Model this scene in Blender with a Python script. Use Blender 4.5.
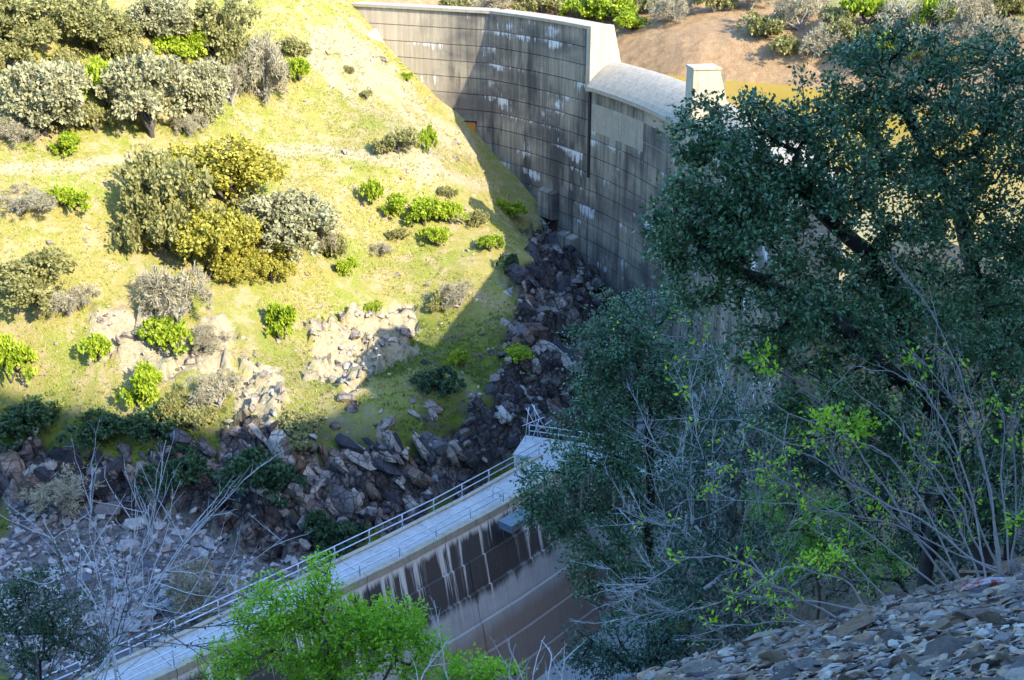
import bpy, bmesh, math, random
import numpy as np
from mathutils import Vector, Matrix

for o in list(bpy.data.objects): bpy.data.objects.remove(o)
SC = bpy.context.scene
COL = SC.collection
rng = np.random.default_rng(7)
random.seed(7)

# ------------------------------------------------------------------ camera
F_PX = 1150.0
PITCH = math.radians(22.2)
CP, SP = math.cos(PITCH), math.sin(PITCH)
cam_d = bpy.data.cameras.new('camera')
cam_d.sensor_width = 36.0
cam_d.lens = F_PX * 36.0 / 1024.0
cam_d.clip_start = 0.1
cam_d.clip_end = 3000
cam = bpy.data.objects.new('camera', cam_d)
cam.location = (0, 0, 0)
cam.rotation_euler = (math.radians(90) - PITCH, 0, 0)
COL.objects.link(cam)
SC.camera = cam

# ------------------------------------------------------------------ sky, sun, exposure
SUN_HEAD = math.radians(-45.5)
SUN_EL = math.radians(31.5)
SD = np.array([math.cos(SUN_HEAD), math.sin(SUN_HEAD)])          # horizontal direction to the sun
SN = np.array([-SD[1], SD[0]])
TE = math.tan(SUN_EL)
world = bpy.data.worlds.new('World'); SC.world = world
world.use_nodes = True
wn = world.node_tree
for n in list(wn.nodes): wn.nodes.remove(n)
sky = wn.nodes.new('ShaderNodeTexSky'); sky.sky_type = 'NISHITA'; sky.sun_disc = False
sky.sun_elevation = SUN_EL
sky.ozone_density = 3.5
sky.sun_rotation = math.atan2(SD[0], SD[1])
bg = wn.nodes.new('ShaderNodeBackground'); bg.inputs['Strength'].default_value = 0.15
wo = wn.nodes.new('ShaderNodeOutputWorld')
hs = wn.nodes.new('ShaderNodeHueSaturation'); hs.inputs['Saturation'].default_value = 1.18
wn.links.new(sky.outputs[0], hs.inputs['Color']); wn.links.new(hs.outputs[0], bg.inputs[0]); wn.links.new(bg.outputs[0], wo.inputs[0])
sl = bpy.data.lights.new('sun', 'SUN'); sl.energy = 2.05; sl.angle = math.radians(0.35); sl.color = (1.0, 0.90, 0.70)
sun = bpy.data.objects.new('sun', sl); COL.objects.link(sun)
sun.rotation_euler = Vector((SD[0]*math.cos(SUN_EL), SD[1]*math.cos(SUN_EL), math.sin(SUN_EL))).to_track_quat('Z', 'Y').to_euler()
SC.view_settings.view_transform = 'Standard'
SC.view_settings.look = 'None'
SC.view_settings.exposure = 2.65
SC.view_settings.gamma = 1.0
SC.render.engine = 'CYCLES'
SC.render.resolution_x, SC.render.resolution_y = 1024, 680

# ------------------------------------------------------------------ rays
def ray(x, y):
    a = (x-512)/F_PX; v = (340-y)/F_PX
    return np.array([a, CP+v*SP, -SP+v*CP])
def atz(x, y, z): r = ray(x, y); return r*(z/r[2])
def aty(x, y, Y): r = ray(x, y); return r*(Y/r[1])
def atd(x, y, d): return ray(x, y)*d
def proj(x, y, z):
    d = y*CP - z*SP; up = y*SP + z*CP
    d = np.where(np.abs(d) < .01, .01, d)
    return 512+F_PX*x/d, 340-F_PX*up/d, d

# ------------------------------------------------------------------ object helpers
def tag(o, label=None, cat=None, group=None, kind=None):
    if label: o['label'] = label
    if cat: o['category'] = cat
    if group: o['group'] = group
    if kind: o['kind'] = kind
    return o
def link(name, data, parent=None, loc=None):
    o = bpy.data.objects.new(name, data); COL.objects.link(o)
    if parent is not None: o.parent = parent
    if loc is not None: o.location = loc
    return o
def empty(name, loc=(0, 0, 0), rz=0):
    o = link(name, None, None, Vector([float(c) for c in loc])); o.rotation_euler = (0, 0, rz); o.empty_display_size = .3
    return o
def mesh_np(name, V, F, mat=None, smooth=False, attrs=None):
    V = np.asarray(V, np.float32); me = bpy.data.meshes.new(name)
    if isinstance(F, np.ndarray):
        k = F.shape[1]; lt = np.full(len(F), k, np.int32); loops = F.astype(np.int32).ravel()
    else:
        lt = np.array([len(f) for f in F], np.int32); loops = np.array([i for f in F for i in f], np.int32)
    me.vertices.add(len(V)); me.vertices.foreach_set('co', V.ravel())
    me.loops.add(len(loops)); me.loops.foreach_set('vertex_index', loops)
    me.polygons.add(len(lt)); me.polygons.foreach_set('loop_start', np.r_[0, np.cumsum(lt)[:-1]].astype(np.int32))
    me.polygons.foreach_set('loop_total', lt)
    me.polygons.foreach_set('use_smooth', np.full(len(lt), bool(smooth)))
    me.update(calc_edges=True); me.validate()
    for nm, arr in (attrs or {}).items():
        a = me.attributes.new(nm, 'FLOAT_COLOR' if arr.ndim == 2 else 'FLOAT', 'POINT')
        a.data.foreach_set('color' if arr.ndim == 2 else 'value', np.asarray(arr, np.float32).ravel())
    if mat: me.materials.append(mat)
    return me
def bm_mesh(name, bm, mat=None, smooth=False):
    me = bpy.data.meshes.new(name); bm.normal_update(); bm.to_mesh(me); bm.free()
    if mat: me.materials.append(mat)
    if smooth:
        for p in me.polygons: p.use_smooth = True
    return me
class Tubes:
    def __init__(s, sides=5): s.V = []; s.F = []; s.n = 0; s.sides = sides
    def add(s, P, R, cap=True):
        P = np.asarray(P, float); R = np.broadcast_to(np.asarray(R, float), (len(P),)); k = s.sides
        T = np.gradient(P, axis=0); T /= np.maximum(np.linalg.norm(T, axis=1, keepdims=True), 1e-9)
        up = np.array([0, 0, 1.]) if abs(T[0][2]) < .9 else np.array([1., 0, 0])
        a = np.cross(T, up); a /= np.maximum(np.linalg.norm(a, axis=1, keepdims=True), 1e-9); b = np.cross(T, a)
        th = np.arange(k)*2*np.pi/k
        ring = P[:, None]+R[:, None, None]*(np.cos(th)[None, :, None]*a[:, None]+np.sin(th)[None, :, None]*b[:, None])
        s.V.append(ring.reshape(-1, 3)); m = len(P)
        i = np.arange(m-1)[:, None]*k; j = np.arange(k)[None]; j2 = (j+1) % k
        q = np.stack([i+j, i+j2, i+k+j2, i+k+j], -1).reshape(-1, 4)+s.n
        s.F.extend(q.tolist())
        if cap:
            s.F.append([s.n+x for x in range(k)][::-1]); s.F.append([s.n+(m-1)*k+x for x in range(k)])
        s.n += m*k
        return s
    def edges(s, A, B, ra, rb):                       # many independent tapered pieces at once
        A = np.asarray(A, float); B = np.asarray(B, float); k = s.sides
        T = B-A; L = np.linalg.norm(T, axis=1, keepdims=True); T = T/np.maximum(L, 1e-9)
        up = np.where(np.abs(T[:, 2:]) < .9, np.array([[0, 0, 1.]]), np.array([[1., 0, 0]]))
        a = np.cross(T, up); a /= np.maximum(np.linalg.norm(a, axis=1, keepdims=True), 1e-9); b = np.cross(T, a)
        th = np.arange(k)*2*np.pi/k; c = np.cos(th)[None, :, None]; d = np.sin(th)[None, :, None]
        ring = c*a[:, None]+d*b[:, None]
        v = np.concatenate([A[:, None]+ring*np.asarray(ra)[:, None, None], B[:, None]+ring*np.asarray(rb)[:, None, None]], 1)
        s.V.append(v.reshape(-1, 3)); j = np.arange(k); j2 = (j+1) % k
        q = (np.arange(len(A))*2*k)[:, None, None]+np.stack([j, j2, k+j2, k+j], -1)[None]+s.n
        s.F.extend(q.reshape(-1, 4).tolist()); s.n += len(A)*2*k
        return s
    def mesh(s, name, mat, smooth=True): return mesh_np(name, np.concatenate(s.V), s.F, mat, smooth)
def box_bm(x0, x1, y0, y1, z0, z1, bev=0.0):
    bm = bmesh.new()
    v = [bm.verts.new(c) for c in [(x0,y0,z0),(x1,y0,z0),(x1,y1,z0),(x0,y1,z0),(x0,y0,z1),(x1,y0,z1),(x1,y1,z1),(x0,y1,z1)]]
    for f in [(3,2,1,0),(4,5,6,7),(0,1,5,4),(1,2,6,5),(2,3,7,6),(3,0,4,7)]: bm.faces.new([v[i] for i in f])
    if bev: bmesh.ops.bevel(bm, geom=list(bm.edges), offset=bev, segments=1, affect='EDGES')
    return bm

# ------------------------------------------------------------------ noise
def hash2(ix, iy, s=0):
    h = (ix.astype(np.int64)*374761393 + iy.astype(np.int64)*668265263 + s*974634777) & 0x7fffffff
    h = ((h ^ (h >> 13))*1274126177) & 0x7fffffff
    h = ((h ^ (h >> 16))*1103515245+12345) & 0x7fffffff
    return ((h >> 8) & 0xffff)/65535.0
def vnoise(x, y, s=0):
    ix = np.floor(x); iy = np.floor(y); fx = x-ix; fy = y-iy
    fx = fx*fx*(3-2*fx); fy = fy*fy*(3-2*fy); ix = ix.astype(int); iy = iy.astype(int)
    a = hash2(ix, iy, s); b = hash2(ix+1, iy, s); c = hash2(ix, iy+1, s); d = hash2(ix+1, iy+1, s)
    return (a*(1-fx)+b*fx)*(1-fy)+(c*(1-fx)+d*fx)*fy
def fbm(x, y, o=4, s=0):
    r = 0; a = .5
    for i in range(o): r = r+a*(vnoise(x, y, s+i*17)-.5); x = x*2.03; y = y*2.03; a *= .5
    return r
def blocks(x, y, s=0):                                # fractured rock: cells with their own height and tilt
    ix = np.floor(x).astype(int); iy = np.floor(y).astype(int); best = np.full(x.shape, 1e9); out = np.zeros(x.shape)
    for dx in (-1, 0, 1):
        for dy in (-1, 0, 1):
            jx = ix+dx; jy = iy+dy; px = jx+hash2(jx, jy, s+1); py = jy+hash2(jx, jy, s+2)
            d = (px-x)**2+(py-y)**2
            h = hash2(jx, jy, s+3)-.5+(x-px)*(hash2(jx, jy, s+4)-.5)*1.6+(y-py)*(hash2(jx, jy, s+5)-.5)*1.6
            k = d < best; best = np.where(k, d, best); out = np.where(k, h, out)
    return out

# ------------------------------------------------------------------ materials
MATS = {}
class NT:
    def __init__(s, name, rough=.9, spec=.3):
        m = bpy.data.materials.new(name); m.use_nodes = True; s.m = m; s.t = m.node_tree; s.b = s.t.nodes['Principled BSDF']
        s.b.inputs['Roughness'].default_value = rough; s.b.inputs['Specular IOR Level'].default_value = spec
        MATS[name] = m
    def n(s, t, **kw):
        x = s.t.nodes.new('ShaderNode'+t)
        for k, v in kw.items():
            if k in x.inputs: s.set(x.inputs[k], v)
            else: setattr(x, k, v)
        return x
    def set(s, inp, v):
        if isinstance(v, bpy.types.NodeSocket): s.t.links.new(v, inp)
        else: inp.default_value = v
    def noise(s, scale, vec=None, detail=4, rough=.6, dist=0):
        x = s.n('TexNoise'); x.inputs['Scale'].default_value = scale; x.inputs['Detail'].default_value = detail
        x.inputs['Roughness'].default_value = rough; x.inputs['Distortion'].default_value = dist
        if vec is not None: s.t.links.new(vec, x.inputs['Vector'])
        return x.outputs['Fac']
    def mapv(s, vec, scale=(1,1,1), loc=(0,0,0), rot=(0,0,0)):
        x = s.n('Mapping'); x.inputs['Scale'].default_value = scale; x.inputs['Location'].default_value = loc; x.inputs['Rotation'].default_value = rot
        s.t.links.new(vec, x.inputs['Vector']); return x.outputs[0]
    def ramp(s, fac, pts, interp='LINEAR'):
        x = s.n('ValToRGB'); x.color_ramp.interpolation = interp; e = x.color_ramp.elements
        while len(e) < len(pts): e.new(.5)
        for el, (p, c) in zip(e, pts):
            el.position = p; el.color = (c, c, c, 1) if isinstance(c, (int, float)) else (*c, 1)
        s.set(x.inputs[0], fac); return x.outputs[0]
    def mix(s, fac, a, b, mode='MIX'):
        x = s.n('Mix'); x.data_type = 'RGBA'; x.blend_type = mode
        s.set(x.inputs[0], fac)
        for i, v in ((6, a), (7, b)):
            if isinstance(v, tuple): x.inputs[i].default_value = (*v, 1)
            else: s.set(x.inputs[i], v)
        return x.outputs[2]
    def math(s, op, a, b=None, clamp=False):
        x = s.n('Math'); x.operation = op; x.use_clamp = clamp; s.set(x.inputs[0], a)
        if b is not None: s.set(x.inputs[1], b)
        return x.outputs[0]
    def obj(s): return s.n('TexCoord').outputs['Object']
    def pos(s): return s.n('NewGeometry').outputs['Position']
    def rnd(s): return s.n('ObjectInfo').outputs['Random']
    def attr(s, nm): x = s.n('Attribute'); x.attribute_name = nm; return x
    def bump(s, h, strength=.5, dist=.1):
        x = s.n('Bump'); x.inputs['Strength'].default_value = strength; x.inputs['Distance'].default_value = dist
        s.t.links.new(h, x.inputs['Height']); s.t.links.new(x.outputs[0], s.b.inputs['Normal'])
    def col(s, c): s.set(s.b.inputs['Base Color'], (*c, 1) if isinstance(c, tuple) else c); return s.m
def cracks(t, c, pos, scale, amt=.85, width=.07, dark=(.012, .011, .013)):
    v = t.n('TexVoronoi'); v.feature = 'DISTANCE_TO_EDGE'; v.inputs['Scale'].default_value = scale
    w = t.n('VectorMath'); w.operation = 'ADD'; nz_ = t.n('TexNoise'); nz_.inputs['Scale'].default_value = scale*1.7; nz_.inputs['Detail'].default_value = 4
    t.t.links.new(pos, nz_.inputs['Vector']); sc_ = t.n('VectorMath'); sc_.operation = 'SCALE'; sc_.inputs['Scale'].default_value = .5/scale
    t.t.links.new(nz_.outputs['Color'], sc_.inputs[0]); t.t.links.new(pos, w.inputs[0]); t.t.links.new(sc_.outputs[0], w.inputs[1]); t.t.links.new(w.outputs[0], v.inputs['Vector'])
    return t.mix(t.ramp(v.outputs['Distance'], [(0, amt), (width, 0)]), c, dark)
def plain(name, c, rough=.6, metal=0, var=.15, scale=8):
    t = NT(name, rough); t.b.inputs['Metallic'].default_value = metal
    f = t.noise(scale, t.obj(), 4)
    return t.col(t.mix(f, tuple(v*(1-var) for v in c), tuple(min(1, v*(1+var)) for v in c)))
def leaf_mat(name, c0, c1, rough=.45, trans=.25, spec=.4, hue=.0):
    t = NT(name, rough, spec)
    a = t.attr('tint').outputs['Fac']
    k = t.math('ADD', t.math('MULTIPLY', a, .75), t.math('MULTIPLY', t.rnd(), .25))
    c = t.mix(k, c0, c1)
    t.col(c)
    tr = t.n('BsdfTranslucent'); t.set(tr.inputs[0], c)
    ms = t.n('MixShader'); ms.inputs[0].default_value = trans
    out = t.t.nodes['Material Output']
    t.t.links.new(t.b.outputs[0], ms.inputs[1]); t.t.links.new(tr.outputs[0], ms.inputs[2]); t.t.links.new(ms.outputs[0], out.inputs[0])
    return t.m
# ------------------------------------------------------------------ the dam's plan: an arc, then a straight right wing
DC = np.array([-60.1, 104.6]); DR = 79.57
A_END = math.radians(-4.0); A_BEG = math.radians(68.0)
S_ARC = (A_BEG-A_END)*DR; S_MAX = S_ARC+33.0
CREST = -17.8; LIFT = 2.2
def s_of(a): return (A_BEG-math.radians(a))*DR
A_KINK = math.radians(44.0); S_KINK = (A_BEG-A_KINK)*DR; W_HEAD = math.radians(-25.0)     # left of the kink: a straight wing
KP = np.array([DC[0]+DR*math.cos(A_KINK), DC[1]+DR*math.sin(A_KINK)]); WD = np.array([math.cos(W_HEAD), math.sin(W_HEAD)]); WN = np.array([-WD[1], WD[0]])
def plan(s, r=0.0, z=0.0):                            # r: metres upstream of the downstream face
    if s < S_KINK-1e-6:
        n = WN; p = KP-WD*(S_KINK-s)
    elif s <= S_ARC:
        a = A_BEG-s/DR; n = (math.cos(a), math.sin(a)); p = (DC[0]+DR*n[0], DC[1]+DR*n[1])
    else:
        a = A_END; n = (math.cos(a), math.sin(a)); d = (math.sin(a), -math.cos(a)); q = s-S_ARC
        p = (DC[0]+DR*n[0]+d[0]*q, DC[1]+DR*n[1]+d[1]*q)
    return (p[0]+n[0]*r, p[1]+n[1]*r, z)
def cyl(x, y):
    r = ray(x, y); d = r[:2]; a = d@d; b = -2*d@DC; c = DC@DC-DR*DR
    P = r*((-b+math.sqrt(b*b-4*a*c))/(2*a))
    if math.atan2(P[1]-DC[1], P[0]-DC[0]) > A_KINK: P = r*((KP@WN)/(d@WN))
    return P
def s_at(P):
    a = math.atan2(P[1]-DC[1], P[0]-DC[0])
    return S_KINK-float((KP-P[:2])@WD) if a > A_KINK-.02 and (KP-P[:2])@WD > 0 else (A_BEG-a)*DR

# ------------------------------------------------------------------ terrain
CT = []
def cw(x, y, z): CT.append((x, y, z))
def cz(x, y, z): CT.append(tuple(atz(x, y, z)))
def cY(x, y, Y): CT.append(tuple(aty(x, y, Y)))
for x, Y in [(0,128),(100,136),(200,146),(290,158)]: cY(x, 10, Y)
for x, Y in [(0,114),(100,120),(200,128),(300,139)]: cY(x, 130, Y)
for x, Y in [(0,103),(100,107),(200,112),(300,118),(400,128)]: cY(x, 250, Y)
cY(420,150,140); cY(340,80,152)
for x, y, Y in [(460,200,139),(500,230,136),(440,330,116),(370,370,107.5),(500,330,115),(545,300,124),(530,250,131)]: cY(x, y, Y)
for x, y, z in [(0,400,-45.5),(100,425,-46),(200,430,-46),(280,430,-46),(400,430,-46.5),(480,400,-46)]: cz(x, y, z)
for x, y, z in [(0,500,-51),(100,520,-51),(200,540,-51.5),(300,545,-51.5),(400,510,-51.5),(480,470,-52),(540,425,-52)]: cz(x, y, z)
for x, y, z in [(0,600,-51),(100,600,-51.5),(200,610,-51.5)]: cz(x, y, z)
for q in [(410,70),(440,100),(470,125),(490,150),(540,205),(590,275)]: CT.append(tuple(cyl(*q)))
for p in [(-22,168.5,-18.3),(-26,170,-14.5),(-31,171,-11),(-20,182,-17),(-8,190,-17),(12,118,-54),(8,100,-54),(6,85,-53),(20,130,-50),(25,110,-48),(24,90,-44),(10,150,-46),
          (4,174,-25.5),(14,166,-25.5),(22,156,-25.5),(31,151,-25.5),(52,121,-25.5),(75,90,-25.5),(-1,170,-28),
          (8,183,-20),(24,174,-19),(38,167,-18),(54,156,-16),(70,132,-15),(95,100,-15),
          (10,215,-10),(40,215,-4),(70,190,0),(100,150,2),(-10,215,-8),(-40,215,0),(0,260,8),(60,260,14),(120,200,14),(140,130,14),(-60,180,2),(-80,160,2),(-100,140,0),
          (12,68,-54),(18,60,-21),(24,55,-22),(20,47,-28),(15,56,-40),(26,66,-24),(16,48,-31),(13,47,-38),(10,35,-28),(20,35,-26),(34,64,-25),(40,75,-27),(36,50,-24),(60,70,-24),(60,50,-20),(50,30,-10),
          (8,76,-57),(2,66,-58),(6,60,-56),(-4,58,-57),(10,52,-44),
          (-25,50,-44),(-32,56,-46),(-45,60,-47),(-10,53,-56),(0,51,-52),(-10,40,-37.5),(0,40,-33.5),(-25,38,-38),(-40,45,-44)]: cw(*p)
for x in (-30,-20,-10,0): cw(x, 25, -1.6-.866*25+.365*x-1.0)
for x in (-20,-10,0): cw(x, 12, -1.6-.866*12+.365*x-.6)
for x, y in [(0,0),(3,3),(-4,2),(4,6),(6,5),(2,7),(8,8),(10,4),(-8,-6),(0,-10),(15,0),(15,-12),(30,-12),(0,-25),(-25,-20)]: cw(x, y, -1.6-.82*y+.365*x)
for p in [(7,13,-11.3),(10,18,-15.5),(5,18,-16.3),(45,-20,30),(20,-45,40),(-30,-45,22),(70,0,24),(60,-50,55)]: cw(*p)
CT = np.array(CT)
def _U(r2): return np.where(r2 > 1e-9, r2*np.log(np.maximum(r2, 1e-9)), 0)
def _tps(C):
    P = C[:, :2]/50; n = len(P); K = _U(((P[:, None]-P[None])**2).sum(-1))+.003*np.eye(n)
    M = np.zeros((n+3, n+3)); M[:n, :n] = K; M[:n, n] = 1; M[:n, n+1:] = P; M[n, :n] = 1; M[n+1:, :n] = P.T
    return np.linalg.solve(M, np.r_[C[:, 2], 0, 0, 0])
TW = _tps(CT)
# the unseen ridge behind the camera: its skyline is shaped to cast the slope's shadow edge
def _base(x, y):
    X = np.asarray(x, float)/50; Y = np.asarray(y, float)/50; o = TW[-3]+TW[-2]*X+TW[-1]*Y
    for i in range(len(CT)): o = o+TW[i]*_U((X-CT[i, 0]/50)**2+(Y-CT[i, 1]/50)**2)
    return o
_cu, _cv = [], []
for q in [(-60,360),(0,388),(100,418),(190,430),(280,436),(345,404),(400,364),(470,306)]:
    r = ray(*q); tt = np.arange(60, 330, .4); PP = r[None]*tt[:, None]; k = np.where(PP[:, 2] < _base(PP[:, 0], PP[:, 1]))[0][0]; g = PP[k]
    _cu.append(g[0]*SN[0]+g[1]*SN[1]); _cv.append(g[2]-TE*(g[0]*SD[0]+g[1]*SD[1]))
CAP_U = np.array([-80, _cu[0]-12]+_cu+[108, 140]); CAP_V = np.array([60, _cv[0]+12]+_cv+[24., 24.])
def H0(x, y):
    x = np.asarray(x, float); y = np.asarray(y, float); o = _base(x, y)
    # the scree bench in front of the camera, with its broken edge
    e = (y-8.6)*.944-(x-1.46)*.329+.35*fbm(x*.8, y*.8, 3, 15)
    bench = -1.27+.306*x-.668*y-1.15*np.sqrt(np.maximum(e, 0)**2+.02)-.6*np.maximum(.6-x, 0)
    o = np.where((y > 1) & (y < 22) & (x < 20), np.maximum(o, bench), o)
    t = x*SD[0]+y*SD[1]; u = x*SN[0]+y*SN[1]
    cap = np.interp(u, CAP_U, CAP_V)+1.2*fbm(u*.12, u*0+3.1, 3, 5)+TE*t
    behind = np.clip((t-8)/6, 0, 1)
    up = cap-.02*(t-95)**2*np.where(t < 95, .35, .6)-.5
    o = np.where((u < 64), np.maximum(o, np.where(t > 70, up, -1e9)), o)
    return np.where(behind > 0, np.minimum(o, cap), o)
def in_poly(px, py, poly):
    poly = np.asarray(poly, float); inside = np.zeros(px.shape, bool); n = len(poly)
    for i in range(n):
        x0, y0 = poly[i]; x1, y1 = poly[i-1]
        c = ((y0 > py) != (y1 > py)) & (px < (x1-x0)*(py-y0)/((y1-y0) if y1 != y0 else 1e-9)+x0)
        inside ^= c
    return inside
CLIFF = [(0,440),(60,452),(120,455),(230,442),(262,428),(290,445),(330,452),(380,455),(420,440),(470,410),(500,380),(505,320),(535,225),(548,200),(575,215),(640,290),(740,440),(720,470),(600,440),(540,450),(470,500),(380,550),(280,560),(180,520),(80,512),(0,508)]
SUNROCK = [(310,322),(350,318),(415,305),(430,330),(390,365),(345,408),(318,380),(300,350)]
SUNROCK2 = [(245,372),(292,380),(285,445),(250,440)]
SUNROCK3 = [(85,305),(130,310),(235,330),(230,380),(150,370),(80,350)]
PALE = [(300,20),(350,15),(400,70),(430,105),(470,125),(480,165),(400,180),(380,110),(320,90),(300,60)]
BED = [(0,500),(80,510),(180,520),(280,556),(350,545),(300,600),(150,690),(0,690)]
def masks(x, y):
    h = H0(x, y); px, py, d = proj(x, y, h)
    jx = px+26*fbm(x*.25, y*.25, 3, 31)*2; jy = py+22*fbm(x*.25, y*.25, 3, 57)*2
    down = (((x-DC[0])**2+(y-DC[1])**2) < (DR+1)**2) & (y > 50)
    rock = in_poly(jx, jy, CLIFF)*1.0
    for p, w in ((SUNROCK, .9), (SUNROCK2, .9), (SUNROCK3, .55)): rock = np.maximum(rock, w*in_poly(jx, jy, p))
    rock = np.where(down, rock, 0)
    bed = np.where(down, in_poly(jx, jy, BED)*1.0, 0)
    soil = np.where(~down & (y > 60), np.clip((-16.6-h+2.2*fbm(x*.3, y*.3, 3, 9))/1.0, 0, 1), 0)
    soil = np.maximum(soil, np.clip((x-15)/3, 0, 1)*((y > 46) & (y < 90)))
    return h, rock, bed, soil
TRK = [(-20,170),(60,166),(150,158),(240,153),(330,150),(400,163),(480,184)]
def track_of(x, y, h):
    px, py, d = proj(x, y, h); down = ((x-DC[0])**2+(y-DC[1])**2 < DR**2) & (y > 60)
    ty = np.interp(px, [q[0] for q in TRK], [q[1] for q in TRK]); w = 5.5+3*fbm(x*.4, y*.4, 2, 66)
    tr = np.clip(1.6-np.abs(py-ty)/w, 0, 1)*(px < 490)
    jx = px+30*fbm(x*.25, y*.25, 3, 31)*2; jy = py+30*fbm(x*.25, y*.25, 3, 57)*2
    dry = np.zeros(x.shape)
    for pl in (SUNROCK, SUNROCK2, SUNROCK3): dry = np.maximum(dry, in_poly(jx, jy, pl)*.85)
    return np.where(down, np.maximum(np.maximum(tr*.75, dry), in_poly(jx, jy, PALE)*.8*np.clip(.9+1.6*fbm(x*.5, y*.5, 3, 12), 0, 1)), 0)
def lush_of(x, y, h): return np.clip((-44.4-h+2.0*fbm(x*.2, y*.2, 3, 44))/2.0, 0, 1)
def litter_of(x, y): return np.clip((72+8*fbm(x*.2, y*.2, 3, 77)-y)/4, 0, 1)*np.clip((x+8)/4, 0, 1)*np.clip((19-x)/3, 0, 1)
def H(x, y):
    h, rock, bed, soil = masks(x, y)
    return h
def detail(x, y, h, rock, bed, soil):
    far = np.clip((y-48)/8, 0, 1)
    h = h+far*(1.1*fbm(x*.18, y*.18, 4, 3)+.25*fbm(x*.9, y*.9, 3, 8))
    # strata run down to the lower right: turn the cell lattice and stretch it
    c, s = math.cos(.6), math.sin(.6); a = (x*c+y*s); b = (-x*s+y*c)
    blk = 2.8*blocks(a/3.6, b/1.9, 11)+.9*blocks(a/1.2+5, b/.8, 21)
    return h+rock*blk+bed*(.3*blocks(x/.9, y/.9, 41))+soil*.25*fbm(x*1.2, y*1.2, 3, 71)

def march(x, y, t0=25, t1=330, st=.4):
    r = ray(x, y); t = np.arange(t0, t1, st); P = r[None]*t[:, None]; k = np.where(P[:, 2] < H0(P[:, 0], P[:, 1]))[0]
    if not len(k): return None
    return P[k[0]]

# terrain materials
t = NT('hillside_ground', .95, .15)
P = t.pos(); mk = t.attr('mask'); sep = t.n('SeparateColor'); t.t.links.new(mk.outputs['Color'], sep.inputs[0])
n1 = t.noise(.16, P, 6, .62); n2 = t.noise(1.1, P, 6, .7); n3 = t.noise(5.0, P, 4, .7)
grass = t.mix(t.ramp(n2, [(.25, 0), (.75, 1)]), (.17, .185, .022), (.32, .265, .085))
grass = t.mix(t.ramp(n1, [(.44, 0), (.60, .85)]), grass, (.165, .22, .012))
grass = t.mix(t.ramp(n3, [(.40, .0), (.72, .8)]), grass, (.36, .30, .14))
grass = t.mix(t.ramp(t.noise(.5, P, 5, .75), [(.50, 0), (.60, .9)]), grass, (.37, .285, .16))
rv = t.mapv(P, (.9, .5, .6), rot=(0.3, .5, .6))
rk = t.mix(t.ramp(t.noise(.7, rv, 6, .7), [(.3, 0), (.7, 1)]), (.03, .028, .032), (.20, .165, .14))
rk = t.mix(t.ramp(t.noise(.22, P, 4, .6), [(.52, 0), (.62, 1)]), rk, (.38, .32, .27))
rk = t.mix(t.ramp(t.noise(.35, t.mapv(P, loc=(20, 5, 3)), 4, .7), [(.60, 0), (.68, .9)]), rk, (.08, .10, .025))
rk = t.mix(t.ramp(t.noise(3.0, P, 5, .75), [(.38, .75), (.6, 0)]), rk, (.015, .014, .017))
rk = cracks(t, rk, t.mapv(P, (1, .55, .8), rot=(.3, .4, .6)), .9, .9, .09)
rk = cracks(t, rk, P, 2.4, .6, .08)
bedc = t.mix(t.ramp(t.noise(2.2, P, 5, .75), [(.35, 0), (.65, 1)]), (.05, .045, .045), (.24, .21, .19))
soil = t.mix(t.ramp(t.noise(.8, P, 6, .7), [(.3, 0), (.7, 1)]), (.24, .145, .07), (.40, .27, .15))
lush = t.mix(t.ramp(n2, [(.3, 0), (.7, 1)]), (.07, .10, .015), (.18, .20, .03))
lush = t.mix(t.ramp(t.noise(.6, P, 5, .7), [(.5, 0), (.62, .8)]), lush, (.12, .10, .075))
grass = t.mix(t.attr('lush').outputs['Fac'], grass, lush)
grass = t.mix(t.attr('track').outputs['Fac'], grass, t.mix(t.ramp(t.noise(2.5, P, 5, .7), [(.35, 0), (.65, 1)]), (.27, .22, .14), (.44, .385, .28)))
cpal = t.mix(sep.outputs[0], grass, rk)
cpal = t.mix(sep.outputs[1], cpal, soil); cpal = t.mix(sep.outputs[2], cpal, bedc)
cpal = t.mix(t.attr('litter').outputs['Fac'], cpal, t.mix(t.ramp(t.noise(1.5, P, 6, .7), [(.3, 0), (.7, 1)]), (.05, .04, .03), (.17, .13, .085)))
t.col(cpal)
t.bump(t.math('ADD', t.noise(3, P, 8, .75), t.math('MULTIPLY', t.noise(14, P, 4, .7), .4)), .8, .35)

t = NT('near_ground', .95, .2)
P = t.pos()
c = t.mix(t.ramp(t.noise(2, P, 6, .7), [(.3, 0), (.7, 1)]), (.045, .035, .03), (.15, .115, .085))
c = t.mix(t.ramp(t.noise(.6, P, 4, .7), [(.5, 0), (.65, .6)]), c, (.05, .07, .02))
t.col(c); t.bump(t.noise(12, P, 8, .75), .9, .08)

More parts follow.
